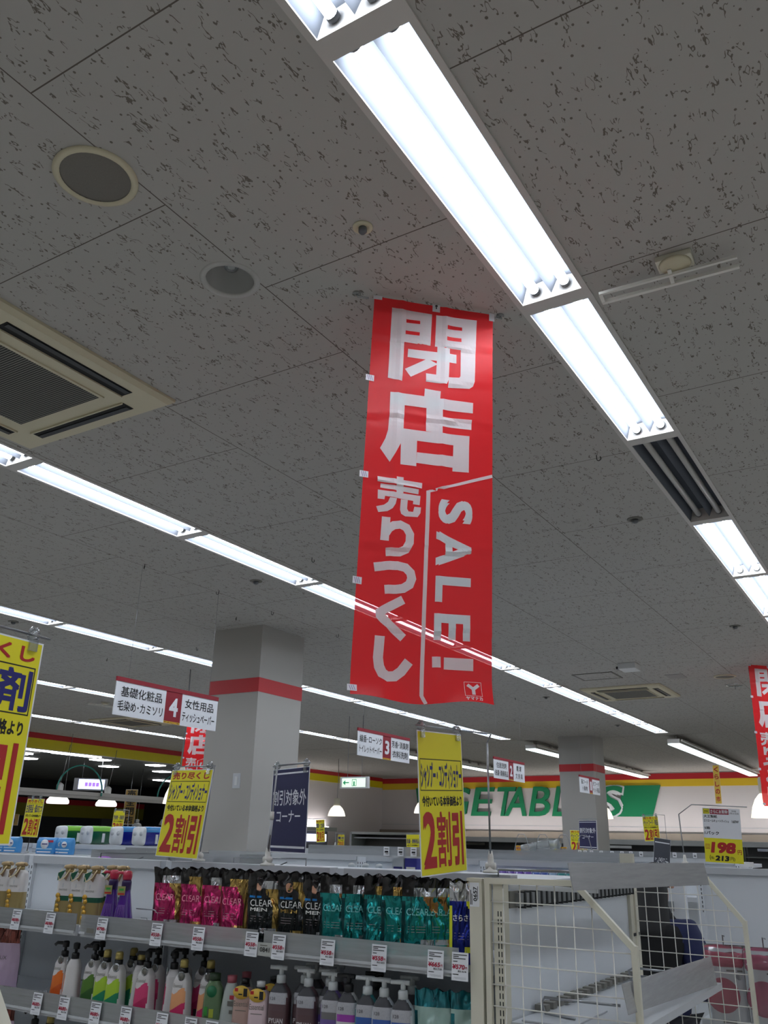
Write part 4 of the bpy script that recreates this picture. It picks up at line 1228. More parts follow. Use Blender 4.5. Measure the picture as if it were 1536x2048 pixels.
r = srail((-.765, 2.42), (-.815, 3.66), 1.155, 1.222, 1.085, 1.176, 'front_rail'); r.parent = so
for i in range(16):
    d = MB(); y = 2.72 + i * .06
    ebox(d, -1.126, -1.09, y, y + .03, 1.088, 1.105, GRILLE)
    o = d.build('divider_clip', t); o.parent = so
d = MB(); d.tube([E(-.98, 2.66, 1.09), E(-1.07, 2.66, 1.095), E(-1.08, 2.66, 1.12), E(-1.07, 2.66, 1.135), E(-.86, 2.70, 1.13)], .004, STEEL, 8); o = d.build('wire_stop', t); o.parent = so
d = MB(); d.tube([E(-1.05, 3.45, 1.09), E(-1.06, 3.45, 1.13), E(-1.04, 3.45, 1.14), E(-.86, 3.45, 1.135)], .004, STEEL, 8); d.tube([E(-1.05, 3.45, 1.115), E(-.86, 3.45, 1.11)], .004, STEEL, 8); o = d.build('wire_stop', t); o.parent = so
d = MB(); d.box(-.075, .075, 0, .30, 0, .004, LIP)
tag(d.build('loose_plate', loc=(-1.03, 2.57, 1.083)), 'flat pale plate lying on the lower shelf of the end unit', 'plate')
m = MB(); m.tube([(-.17, 0, 0), (-.17, 0, .022), (.17, .02, .024), (.17, .02, 0)], .0035, STEEL, 8)
tag(m.build('wire_fence', loc=(-1.10, 2.80, 1.448)), 'thin steel wire fence on top of the end shelf, right of the pole foot', 'wire fence')

# corner of a nearer mesh frame at the bottom left
t = thing('frame_post', 'blurred cream frame corner in the bottom left corner of the picture', 'frame', (-1.80, 1.30, 0))
m = MB(); m.bar((-.12, 0, 1.42), (.125, .0, 1.155), .03, .03, CREAM); m.build('slanted_bar', t)
m = MB(); m.box(-.20, .16, -.012, .012, .0, .05, CREAM); m.bar((.125, 0, .02), (.125, 0, 1.16), .03, .03, CREAM); m.bar((-.12, 0, .02), (-.12, 0, 1.43), .03, .03, CREAM); m.build('uprights', t)
m = MB(); m.box(-.17, -.12, -.03, .03, 1.285, 1.30, CREAM); m.build('sign_bracket', t)

# trays and wire fences on top of the shampoo shelf
def tray(label, x0, x1, y, z):
    t = thing('acrylic_tray', label, 'tray', ((x0 + x1) / 2, y, z), group='acrylic trays')
    a = (x1 - x0) / 2
    m = MB(); m.box(-a, a, -.11, .11, 0, .004, CLEAR); m.box(-a, a, -.11, -.106, .004, .05, CLEAR); m.box(-a, a, .106, .11, .004, .06, CLEAR); m.box(-a, -a + .004, -.106, .106, .004, .05, CLEAR); m.box(a - .004, a, -.106, .106, .004, .05, CLEAR); m.build('box', t)
    m = MB()
    for f in (-.45, .35):
        m.box(a * f - .04, a * f + .04, -.09, .09, .0045, .045, mat('tray_block_grey', (176, 172, 176), .5))
    m.build('divider', t)
tray('low clear acrylic tray on the shelf top left of the tilted yellow poster', -3.56, -3.05, 3.20, 1.432)
tray('low clear acrylic tray on the shelf top in front of the near column base', -3.00, -2.62, 3.20, 1.432)
m = MB(); m.lathe([(.001, 0), (.035, .004), (.04, .012), (.02, .02), (.001, .022)], mat('purple_cloth', (160, 80, 190), .6), n=16); tag(m.build('purple_puff', loc=(-3.42, 3.05, 1.433)), 'small flat purple thing lying before the clear tray', 'puff')
for lab, x0, x1, y in (('black wire fence in front of the left clear tray', -3.40, -2.98, 3.01), ('thin wire fence on the shelf top behind the navy board', -2.62, -2.25, 3.05)):
    m = MB(); m.tube([(x0, y, 1.432), (x0, y, 1.47), (x1, y + .02, 1.475), (x1, y + .02, 1.432)], .003, STEEL if 'thin' in lab else SOCKET, 6); m.tube([(x0 + .1, y - .04, 1.436), (x0 + .25, y - .04, 1.436), (x0 + .31, y - .03, 1.46)], .0025, SOCKET, 6)
    tag(m.build('wire_fence'), lab, 'wire fence')
for lab, x0, x1, y, zz in (('U-shaped wire stop right of the purple bottles', -2.66, -2.545, 2.56, 1.216), ('bent wire stop on the lower shelf left of the orange bottle', -3.20, -3.02, 2.56, .937)):
    m = MB()
    if 'U' in lab[:1]:
        m.tube([(x0, y, zz + .075), (x1 - .02, y, zz + .075), (x1, y, zz + .065), (x1, y, zz)], .0022, STEEL, 6); m.tube([(x0 + .03, y, zz + .045), (x0 + .06, y, zz + .045), (x0 + .075, y, zz)], .0018, STEEL, 6)
    else:
        m.tube([(x0, y, zz), (x0 + .06, y + .1, zz + .06), (x1, y + .12, zz + .07)], .0022, STEEL, 6); m.tube([(x0 + .05, y, zz), (x0 + .06, y, zz + .035), (x0 + .10, y, zz + .04), (x0 + .115, y, zz + .012), (x1, y, zz + .02)], .0018, STEEL, 6)
    tag(m.build('wire_stop'), lab, 'wire stop')

# rows of shelving farther back
def back_row(items):
    for lab, x0, x1, yf, yb, yb2, top, sh in items:
        gondola(lab, x0, x1, yf, yb, yb2, top, sh, slot_from=1.2, rails=False, right_post=True)
back_row([
    ('white shelf unit in the second row under the green paper packs', -9.3, -7.42, 5.35, 5.75, 6.6, 1.46, (1.375, 1.1)),
    ('white shelf unit in the second row beside the near column', -7.38, -5.46, 5.35, 5.75, 6.6, 1.46, (1.375, 1.1)),
    ('white shelf unit in the second row just right of the near column', -4.66, -3.72, 5.35, 5.75, 6.6, 1.445, (1.22, .9)),
    ('white shelf unit in the second row behind the large middle poster', -3.68, -2.72, 5.35, 5.75, 6.6, 1.445, (1.27, .9)),
    ('white shelf unit in the second row holding the purple and teal packs', -2.68, -1.56, 5.35, 5.75, 6.6, 1.445, (1.22, .9)),
    ('empty white shelf back below the 198 yen poster', -1.27, .35, 5.35, 5.62, 6.4, 1.445, (.7,)),
    ('far white shelf unit in the third row behind the column', -10.2, -7.6, 8.15, 8.6, 9.4, 1.452, (1.15,)),
    ('far white shelf unit in the third row left of the middle poster', -7.56, -4.6, 8.15, 8.6, 9.4, 1.452, (1.15,)),
    ('far white shelf unit in the third row below the small navy board', -4.56, -1.6, 8.15, 8.6, 9.4, 1.452, (1.15,)),
    ('farthest white shelf unit in the fourth row at left', -10.2, -6.5, 11.1, 11.5, 12.3, 1.40, (1.15,)),
    ('farthest white shelf unit in the fourth row at right', -6.46, -2.0, 11.1, 11.5, 12.3, 1.40, (1.15,)),
])
# narrow perforated end panel beside the person, with a sliding latch
t = thing('partition', 'narrow white partition board with a grey holder, seen through the wire mesh', 'partition', (-1.44, 5.30, 0))
m = MB(); m.box(-.115, .165, -.02, .02, 0, 1.43, SHELF); m.build('panel', t)
m = MB(); m.box(-.02, .10, -.05, -.02, 1.22, 1.27, CLEAR); m.box(.0, .09, -.046, -.022, 1.17, 1.20, GRILLE); m.build('card_holder', t)
m = MB(); m.box(.02, .024, -.022, -.02, 1.33, 1.42, SLOT); m.build('slot', t)
m = MB(); m.tube([(.045, -.02, 1.29), (.045, -.045, 1.29)], .018, WHITE, 12); m.tube([(.045, -.045, 1.29), (.045, -.047, 1.29)], .009, BLACK, 10); m.build('knob', t)

def top_rail_strip(label, x0, x1, y, z0, z1, mt=CLEAR):
    t = thing('acrylic_strip', label, 'shelf front', ((x0 + x1) / 2, y, z0), group='acrylic shelf fronts')
    a = (x1 - x0) / 2
    m = MB(); m.box(-a, a, 0, .004, 0, z1 - z0, mt); m.build('strip', t)
    m = MB(); m.box(-a, a, 0, .012, -.012, 0, LIP)
    n = int(2 * a / .14)
    for i in range(n):
        m.box(-a + .05 + i * .14, -a + .075 + i * .14, .004, .06, -.012, .0, SOCKET)
    m.build('holder', t)
MILK = clear_material('milky_acrylic', (190, 193, 198), .5, rough=.12, gloss=.12)
top_rail_strip('clear shelf front with hanging tags left of the large middle poster', -3.90, -2.85, 5.34, 1.457, 1.515, MILK)
top_rail_strip('shiny clear shelf front right of the large middle poster', -2.80, -1.56, 5.34, 1.457, 1.512, MILK)
top_rail_strip('far clear shelf front with a row of white tags below the small navy board', -3.3, -1.62, 8.14, 1.464, 1.51, MILK)
for nm, x0, x1 in (('white bracket and hooks with a taped note at the end of the shiny shelf front', -1.66, -1.52),):
    t = thing('shelf_bracket', nm, 'bracket', (-1.59, 5.30, 1.36))
    m = MB(); m.box(-.04, .04, -.01, .01, .08, .15, CREAM); m.box(-.035, -.027, -.008, .008, 0.0, .08, SOCKET); m.box(.0, .008, -.008, .008, 0.0, .08, SOCKET); m.build('bracket', t)
    m = MB(); m.box(.03, .075, -.014, -.012, -.06, .05, PAPER); m.rect(.038, .066, -.03, .01, INK, -.0146); m.rect(.046, .058, .02, .035, INK, -.0146); m.build('note', t)

# wire baskets and crumpled plastic on the far row
for i, x in enumerate((-3.70, -3.47, -3.25, -3.04)):
    m = MB(); m.tube([(-.09, 0, 0), (-.05, 0, .16), (-.03, 0, .19), (.03, 0, .19), (.05, 0, .16), (.09, 0, 0)], .004, STEEL, 6); m.tube([(-.07, 0, .06), (.07, 0, .06)], .003, STEEL, 6)
    tag(m.build('wire_hoop', loc=(x, 8.75, 1.452)), f'far wire hoop stand under the green letters, {ORD[i]} from the left', 'wire stand', 'far wire hoop stands')
m = MB()
random.seed(5)
rings = []
for i in range(9):
    u = i / 8
    rings.append([Vector((-.2 + .4 * u, .07 * math.cos(a) * (1 + .5 * noise.noise(Vector((u * 7, a, 1)))), .05 + .06 * u + .045 * math.sin(a) * (1 + .6 * noise.noise(Vector((u * 9, a, 4)))))) for a in [k * math.pi / 6 for k in range(12)]])
m.loft(rings, clear_material('plastic_wrap', (200, 205, 205), .45, rough=.2))
tag(m.build('plastic_wrap', loc=(-3.55, 8.9, 1.452)), 'crumpled clear plastic lying on the far shelf under the green letters', 'plastic')

# refrigerated cases along the back wall
CASE = mat('case_grey_green', (168, 174, 170), .35)
def case(label, x0, x1, y0, y1, zlit=True):
    t = thing('refrigerated_case', label, 'display case', ((x0 + x1) / 2, y1, 0), group='refrigerated cases')
    a = (x1 - x0) / 2; d = y0 - y1
    m = MB(); m.box(-a, a, -.15, 0, 0, 1.62, CASE); m.build('back', t)
    m = MB(); m.box(-a, a, d + .1, 0, 1.60, 1.68, CASE); m.box(-a, a, d + .06, d + .1, 1.58, 1.70, LIP); m.build('canopy', t, bevel=.01)
    m = MB(); m.box(-a, a, d, -.15, 0, 1.10, CASE); m.box(-a, a, d - .02, d + .04, 1.08, 1.14, SOCKET); m.build('base', t)
    m = MB(); m.box(-a + .02, a - .02, -.19, -.15, 1.14, 1.58, SOCKET); m.build('dark_liner', t)
    m = MB(); m.box(-a + .02, a - .02, d + .25, -.19, 1.36, 1.38, mat('case_shelf', (150, 152, 152), .2, metal=.6)); m.build('shelf', t)
    m = MB(); m.box(-a + .3, -a + 1.3, d + .22, d + .24, 1.50, 1.56, mat('reflection_strip', (220, 225, 228), .08, metal=1)); m.build('reflection_strip', t)  # added bright metal strip imitating lit reflections inside the case
    m = MB(); m.box(-a + .05, a - .05, d + .30, d + .36, 1.681, 1.697, mat('unseen_uplight', (255, 248, 249), .5, emit=22.0)); m.build('unseen_uplight', t)  # glowing strip out of sight behind the lip, added to brighten the back wall
case('refrigerated case along the back wall under the green letters', -11.7, -7.85, 21.9, 22.74)
case('refrigerated case along the back wall right of the far column', -7.8, -4.0, 21.9, 22.74)
case('refrigerated case along the back wall at the right edge', -3.95, -.4, 21.9, 22.74)
t = thing('wall_case', 'empty grey open shelf case in the far left corner, left of the middle poster', 'display case', (-11.9, 20.6, 0))
m = MB(); m.box(-1.5, 1.3, .3, .4, 0, 1.72, GRILLE); m.build('back', t)
m = MB(); m.box(-1.52, -1.46, -.4, .4, 0, 1.74, CASE); m.build('side', t)
m = MB(); m.box(1.26, 1.32, -.4, .4, 0, 1.74, CASE); m.build('side', t)
m = MB(); m.box(-1.5, 1.3, -.4, .4, 1.70, 1.76, CASE); m.build('canopy', t)
m = MB(); m.box(-1.46, 1.26, -.3, .3, 1.60, 1.63, LIP); m.build('shelf', t)
m = MB(); m.box(-1.5, 1.3, -.4, .3, 0, 1.35, CASE); m.build('base', t)
t = thing('lit_case', 'bright lit refrigerated case on the left wall below the exit sign', 'display case', (-13.7, 18.4, 0))
m = MB(); m.box(-.38, .2, -2.0, 1.6, 0, 1.2, CASE); m.box(-.38, .0, -2.0, 1.6, 1.75, 1.85, CASE); m.build('body', t)
m = MB(); m.box(-.38, -.3, -2.0, 1.6, 1.2, 1.75, SOCKET); m.build('back', t)
m = MB(); m.box(-.3, -.26, -1.9, 1.5, 1.50, 1.68, mat('case_light', (226, 228, 255), .5, emit=1.4)); m.build('light_panel', t)
m = MB(); m.box(-.33, -.27, -2.0, 1.6, 1.852, 1.87, mat('unseen_uplight')); m.build('unseen_uplight', t)  # same glowing strip, added here to brighten the left wall
# ------------------------------------------------------------------ price tags
_tags = {}
def price_tag(price, label, x, z, y=2.485, group='price tags on the shampoo shelf'):
    if price not in _tags:
        m = MB()
        m.box(-.0265, .0265, 0, .001, -.0365, .0365, PAPER)
        for i, (z0, a, b) in enumerate(((.030, -.022, .022), (.0255, -.022, -.004), (.0205, -.022, .018), (.0125, -.022, -.008))):
            m.rect(a, b, z0 - .0011, z0 + .0011, INK)
        m.text('¥' + price, -.024, -.007, .040, .0125, mat('price_red', (170, 26, 60), .5), .03, shear=.15)
        m.text('円', .0175, -.0065, .006, .007, mat('price_red'), .02)
        m.text('税込', -.006, -.0145, .012, .005, INK, .01); m.text('%d' % round(int(price) * 1.08), .008, -.0145, .013, .005, INK, .01)
        m.rect(-.022, -.004, -.0215, -.0195, INK); m.rect(-.018, .020, -.0285, -.0275, LIP); m.rect(-.014, .020, -.0315, -.0305, LIP)
        o = m.build('price_tag')
        _tags[price] = o
    else:
        o = dup(_tags[price])
    o.location = (x, y, z)
    o.rotation_euler = (math.radians(-4), 0, math.radians(0))
    tag(o, label, 'price tag', group)
for p, x, z, lab in (('698', -3.254, 1.223, 'white price tag at the far left of the upper shelf rail'), ('698', -3.048, 1.222, 'white price tag under the white and gold bottles on the upper rail'), ('798', -2.753, 1.221, 'white price tag under the purple pump bottles'), ('558', -2.469, 1.220, 'white 558 yen price tag under the leftmost pink pouch'), ('558', -2.268, 1.220, 'white 558 yen price tag under the middle pink pouches'), ('558', -2.03, 1.220, 'white 558 yen price tag left of the small grey shelf ticket'), ('558', -1.916, 1.219, 'white 558 yen price tag right of the small grey shelf ticket'), ('558', -1.721, 1.218, 'white 558 yen price tag under the first teal pouch'), ('558', -1.53, 1.217, 'white 558 yen price tag under the middle teal pouches'), ('665', -1.335, 1.216, 'white 665 yen price tag under the right teal pouches'), ('570', -1.255, 1.216, 'white 570 yen price tag at the right end of the upper rail')):
    price_tag(p, lab, x, z)
for p, x, lab in (('680', -3.33, 'white price tag at the left edge of the lower shelf rail'), ('680', -3.055, 'white 680 yen price tag left of the orange bottle'), ('680', -2.904, 'white 680 yen price tag under the orange bottle'), ('680', -2.732, 'white 680 yen price tag under the dark green bottle'), ('680', -2.577, 'white 680 yen price tag under the lime bottles'), ('680', -2.401, 'white price tag under the deep pink bottles'), ('680', -2.268, 'white price tag under the peach and pink bottles'), ('598', -2.175, 'white price tag under the clear green bottle')):
    price_tag(p, lab, x, .944)
m = MB(); m.box(-.03, .03, 0, .001, -.02, .02, mat('ticket_grey', (176, 178, 172), .5)); m.text('0841', -.02, -.008, .04, .014, INK, .01); m.rect(-.02, .01, .010, .013, GRILLE)
tag(m.build('shelf_ticket', loc=(-1.973, 2.487, 1.208)), 'small grey shelf ticket between two 558 yen price tags', 'shelf ticket')
m = MB(); m.box(-.03, .03, 0, .001, -.018, .018, CLEAR); m.rect(-.02, .02, -.01, .006, GRILLE); tag(m.build('shelf_ticket', loc=(-2.815, 2.487, 1.212)), 'faint clear shelf ticket left of the purple bottles price tag', 'shelf ticket')
# tags farther back
def fartag(label, x, y, z, s, group):
    if 'far' not in _tags:
        m = MB(); m.box(-.02, .02, 0, .001, -.025, .025, PAPER); m.rect(-.013, .013, .010, .015, GRILLE); m.rect(-.012, .012, -.008, .002, INK); m.rect(-.006, .013, -.016, -.012, GRILLE)
        o = m.build('price_tag'); _tags['far'] = o
    else:
        o = dup(_tags['far'])
    o.location = (x, y, z); o.scale = (s,) * 3
    tag(o, label, 'price tag', group)
for i, x in enumerate((-3.235, -3.125, -3.025)):
    fartag(f'white hanging tag on the second-row clear shelf front, {ORD[i]} from the left', x, 5.325, 1.485, 1.15, 'tags on the second-row shelf front')
for i, x in enumerate((-2.87, -2.82, -2.76, -2.67, -2.57, -2.48, -2.4, -2.31, -2.02, -1.85)):
    fartag(f'tiny white tag on the shelf front below the small navy board, {ORD[i]} from left', x, 8.13, 1.487, .8, 'tags on the far shelf front')

# ------------------------------------------------------------------ foil refill pouches
def pouch(name, cols, text=(), w=.122, h=.222, T=.050, seed=1, cat='refill pouch', face=None, badge=SILVER, band=SILVER, top=None, shoulder=.84, plain=False):
    main, side, back = cols
    top = top or mat('pouch_top_black', (26, 24, 24), .22, metal=.5, coat=.5)
    t = thing(name, 'x', cat)
    nx, nz = 22, 34
    def edge(v):
        # outline: straight on the left, shoulder cut towards the spout on the right
        l = -w / 2 * (1 - .05 * v)
        r = w / 2 * (1 - .02 * v) * (1 if v < .62 else 1 - (1 - shoulder) * min(1, (v - .62) / .2) * .6)
        return l, r
    def F(u, v, s=1, lift=0.0):
        l, r = edge(v)
        x = l + (r - l) * u
        th = T * .5 * (math.sin(math.pi * min(1, max(0, u))) ** .55) * (1 - v ** 1.5 * .93) * (.72 + .28 * math.sin(math.pi * min(1, .15 + v)))
        c = noise.noise(Vector((u * 3.2 + seed * 9.1, v * 5.5, seed))) * .010 + abs(noise.noise(Vector((u * 7.0 - v * 4 + seed, v * 4 + u * 3, seed * 2.3)))) * .012
        c *= (.35 + math.sin(math.pi * u) * .8) * (.5 + .5 * v)
        z = h * v + (.004 * math.sin(u * 17 + seed) if v > .97 else 0)
        y = -s * (th + c + .0008) - (.010 * max(0, v - .82) / .18 * math.sin(u * 11 + seed * 2)) - .02 * v * v
        return (x, y - (lift if s > 0 else -lift), z)
    m = MB()
    def pick(u, v):
        if v > .885: return top
        if v > .775: return band if .34 < u < .97 and not plain else top
        curve = .80 - .30 * max(0, (v - .50) / .3) ** 1.5 if v > .5 else .84 - .06 * (.5 - v)
        if u > curve: return side
        if u < .07 and v < .7: return back
        return main
    for s in (1, -1):
        vs = [F(i / nx, j / nz, s) for j in range(nz + 1) for i in range(nx + 1)]
        fs, ms = [], []
        for j in range(nz):
            for i in range(nx):
                a = j * (nx + 1) + i
                f = (a, a + 1, a + nx + 2, a + nx + 1)
                fs.append(f if s > 0 else f[::-1])
                ms.append(pick((i + .5) / nx, (j + .5) / nz) if s > 0 else (top if j > nz * .775 else back))
        m.add(vs, fs, ms, True)
    b0 = [F(i / nx, 0, 1) for i in range(nx + 1)] + [F(i / nx, 0, -1) for i in range(nx, -1, -1)]
    m.add(b0, [tuple(reversed(range(len(b0))))], back)
    body = m.build('pouch_body', t)
    q = MB()
    def tx(bodytxt, u0, u1, v0, v1, mt, off=.01):
        q.text(bodytxt, u0, v0, u1 - u0, v1 - v0, mt, off, fn=lambda x, z: F(x, z, 1, .0012), res=3)
    for a in text:
        tx(*a)
    def patch(u0, u1, v0, v1, mt, n=5):
        vs = [F(u0 + (u1 - u0) * i / n, v0 + (v1 - v0) * j / n, 1, .001) for j in range(n + 1) for i in range(n + 1)]
        q.add(vs, [(j * (n + 1) + i, j * (n + 1) + i + 1, (j + 1) * (n + 1) + i + 1, (j + 1) * (n + 1) + i) for j in range(n) for i in range(n)], mt, True)
    if badge: patch(.50, .92, .14, .21, badge)
    if not plain:
        for k in range(3):
            patch(.16, .62, .30 + k * .035, .306 + k * .035, mat('fine_print', (150, 140, 140), .5), 3)
    if face:
        def oval(cu, cv, ru, rv, mt, lift=.0016):
            vs = [F(cu + ru * math.cos(a), cv + rv * math.sin(a), 1, lift) for a in [k * math.pi / 9 for k in range(18)]]
            q.add(vs, [tuple(range(18))], mt)
        oval(.44, .70, .26, .09, mat('print_black_shirt', (20, 20, 24), .3), .0012)
        oval(.42, .855, .125, .052, mat('print_hair', (22, 18, 16), .4), .0018); oval(.42, .80, .105, .07, mat('print_skin', (196, 146, 116), .4), .0024)
        patch(.08, .55, .635, .665, mat('print_blue', (20, 120, 190), .3))
    q.build('printing', t)
    return t

CLW = mat('print_pale', (226, 226, 220), .4)
PINK = foil('foil_pink', (190, 40, 104), .26); PINKD = foil('foil_crimson', (130, 12, 36), .26); PINKL = foil('foil_rose', (216, 150, 130), .3)
BLK = foil('foil_black', (14, 22, 24), .2, .5); TEALF = foil('foil_teal', (18, 140, 138), .2); TEALD = foil('foil_deep_teal', (4, 66, 70), .22); BRONZE = foil('foil_bronze', (176, 124, 70), .26)
pk = pouch('foil_pouch', (PINK, GOLD, PINKD), (('CLEAR', .12, .74, .50, .60, mat('print_pinkish', (232, 150, 170), .35), 0),), seed=1, band=SILVER)
pk2 = pouch('foil_pouch', (PINK, GOLD, PINKD), (('CLEAR', .12, .74, .50, .60, mat('print_pinkish'), 0),), seed=2, band=GOLD, badge=GOLD)
bk = pouch('foil_pouch', (BLK, GOLD, BLK), (('CLEAR', .13, .80, .515, .61, CLW, 0), ('MEN', .14, .66, .445, .495, CLW, .02)), seed=3, face=True, band=SILVER, w=.128)
bk2 = pouch('foil_pouch', (BLK, GOLD, BLK), (('CLEAR', .13, .80, .515, .61, CLW, 0), ('MEN', .14, .66, .445, .495, GOLD, .02)), seed=4, face=True, band=GOLD, badge=GOLD, w=.128)
te = pouch('foil_pouch', (TEALF, BRONZE, TEALD), (('CLEAR', .12, .72, .52, .61, mat('print_aqua', (130, 200, 200), .35), 0),), seed=5, band=SILVER)
te2 = pouch('foil_pouch', (TEALF, BRONZE, TEALD), (('CLEAR', .12, .72, .52, .61, mat('print_aqua'), 0),), seed=6, band=GOLD, badge=BRONZE)
def row(protos, xs, labels, y, z, group, rot=(18, 14, 22, 16), used=set()):
    for i, (x, lab) in enumerate(zip(xs, labels)):
        p = protos[i % len(protos)]
        o = p if p.name not in used else dup(p)
        used.add(p.name)
        o.location = (x, y + .012 * ((i * 7) % 3 - 1), z)
        o.rotation_euler.z = math.radians(rot[i % len(rot)])
        o['label'] = lab; o['group'] = group
ZU, ZL = 1.2155, .9365
def nth(n, what):
    return [f'{what}, {ORD[i]} from the left' for i in range(n)]
row([pk, pk2], (-2.525, -2.402, -2.305, -2.194), ['pink foil refill pouch at the left end of the front row, with a silver band', 'pink foil refill pouch, second from the left in the front row', 'pink foil refill pouch, third from the left in the front row', 'pink foil refill pouch next to the black pouches'], 2.60, ZU, 'pink foil pouches')
row([pk, pk2], (-2.47, -2.36, -2.25, -2.13), nth(4, 'dark pink foil pouch behind the front pink ones'), 2.735, ZU, 'pink foil pouches behind')
row([bk, bk2], (-2.058, -1.935, -1.838), ['black foil pouch for men with a silver band, leftmost of three in front', 'black foil pouch for men with a gold band, middle of three in front', 'black foil pouch for men beside the first teal pouch'], 2.59, ZU, 'black foil pouches', rot=(14, 10, 12))
row([bk2, bk], (-1.99, -1.875), nth(2, 'black foil pouch half hidden in the second row'), 2.73, ZU, 'black foil pouches behind')
for i, (x, y, a) in enumerate(((-1.748, 2.575, 18), (-1.680, 2.60, 36), (-1.605, 2.615, 38), (-1.540, 2.625, 32), (-1.474, 2.64, 34), (-1.440, 2.67, 38), (-1.410, 2.70, 38), (-1.380, 2.73, 36))):
    p = (te, te, te2, te2)[i % 4]
    o = p if i in (0, 2) else dup(p)
    o.location = (x, y, ZU); o.rotation_euler.z = math.radians(a)
    o['label'] = f'teal foil refill pouch, {ORD[i]} from the left'; o['group'] = 'teal foil pouches'
for i, x in enumerate((-1.74, -1.60)):
    o = dup(te2, f'dark teal foil pouch at the back behind the teal ones, {ORD[i]} from the left', (x, 2.83, ZU), .3, 'teal foil pouches behind')
BLUEF = foil('foil_blue', (24, 40, 140), .25)
bp = pouch('refill_pouch', (BLUEF, mat('pouch_lime', (210, 214, 40), .35), mat('pouch_lime')), (('さらさら', .12, .8, .52, .60, CLW, .02),), seed=8, w=.09, band=SILVER, top=SILVER, badge=mat('pouch_lime'))
bp.location = (-1.275, 2.555, ZU); bp.rotation_euler.z = .5; bp['label'] = 'blue and lime refill pouch squeezed against the end post'
# pouches on the lower shelf
AQ = foil('foil_aqua', (30, 130, 140), .25, .5); AQW = mat('pouch_clear_white', (170, 200, 190), .25, coat=.5)
lp = pouch('refill_pouch', (AQW, AQW, AQ), (('PYUAN', .3, .8, .28, .35, CLW, .02),), seed=9, w=.12, h=.20, plain=True, top=AQ, badge=mat('print_tan', (190, 160, 110), .5))
lp.location = (-1.395, 2.59, ZL); lp.rotation_euler.z = .25; lp['label'] = 'teal topped white refill pouch on the lower shelf near the end post'
o = dup(lp, 'teal topped refill pouch on the lower shelf touching the end post', (-1.29, 2.62, ZL), .5); 
for q in (lp, o): q['group'] = 'teal topped pouches'
LAV = mat('pouch_lavender', (196, 172, 196), .3, metal=.2, coat=.5); COP = foil('foil_copper', (140, 76, 66), .22)
lv = pouch('refill_pouch', (LAV, LAV, LAV), (('LUX', .35, .65, .5, .56, GRILLE, .0),), seed=10, w=.15, h=.235, plain=True, top=COP, badge=None)
lv.location = (-3.315, 2.60, ZL); lv.rotation_euler.z = .45; lv['label'] = 'lavender refill pouch with a copper top on the lower shelf at far left'
o = dup(lv, 'pale grey refill pouch half cut off at the left edge of the lower shelf', (-3.46, 2.62, ZL), .3)

# ------------------------------------------------------------------ bottles
def pump(t, z, r, m1, m2=None, nozzle=.045, a=math.radians(200), style='round'):
    m = MB()
    m.lathe([(r, z), (r, z + .018), (r * .82, z + .022)], m1, n=18); m.lathe([(r * .38, z + .02), (r * .38, z + .036)], m1, n=10)
    if style == 'round':
        m.lathe([(r * .85, z + .034), (r * .9, z + .05), (r * .7, z + .055), (.001, z + .056)], m2 or m1, n=18)
        m.tube([(0, 0, z + .047), (nozzle * math.cos(a) * .8, nozzle * math.sin(a) * .8, z + .048), (nozzle * math.cos(a), nozzle * math.sin(a), z + .040)], .006, m2 or m1, 8)
    else:
        m.tube([(.012, 0, z + .040), (nozzle * math.cos(a), nozzle * math.sin(a), z + .041)], .0055, m2 or m1, 8); m.tube([(-.02, .006, z + .040), (.02, -.006, z + .040)], .006, m2 or m1, 8); m.lathe([(r * .5, z + .02), (r * .55, z + .042), (.001, z + .046)], m2 or m1, n=14)
    m.build('pump', t)

def bottle(name, prof, e, matfn, mt, n=32, cat='bottle'):
    t = thing(name, 'x', cat)
    m = MB(); m.loft(m.rbox_rings(prof, n, e), mt, True, True, matfn); m.build('body', t)
    return t
def interp(prof, k=22):
    z0, z1 = prof[0][2], prof[-1][2]
    out = []
    for i in range(k + 1):
        z = z0 + (z1 - z0) * i / k
        for a, b in zip(prof[:-1], prof[1:]):
            if a[2] <= z <= b[2] + 1e-9:
                f = (z - a[2]) / max(1e-9, b[2] - a[2])
                out.append((a[0] + (b[0] - a[0]) * f, a[1] + (b[1] - a[1]) * f, z)); break
    return out

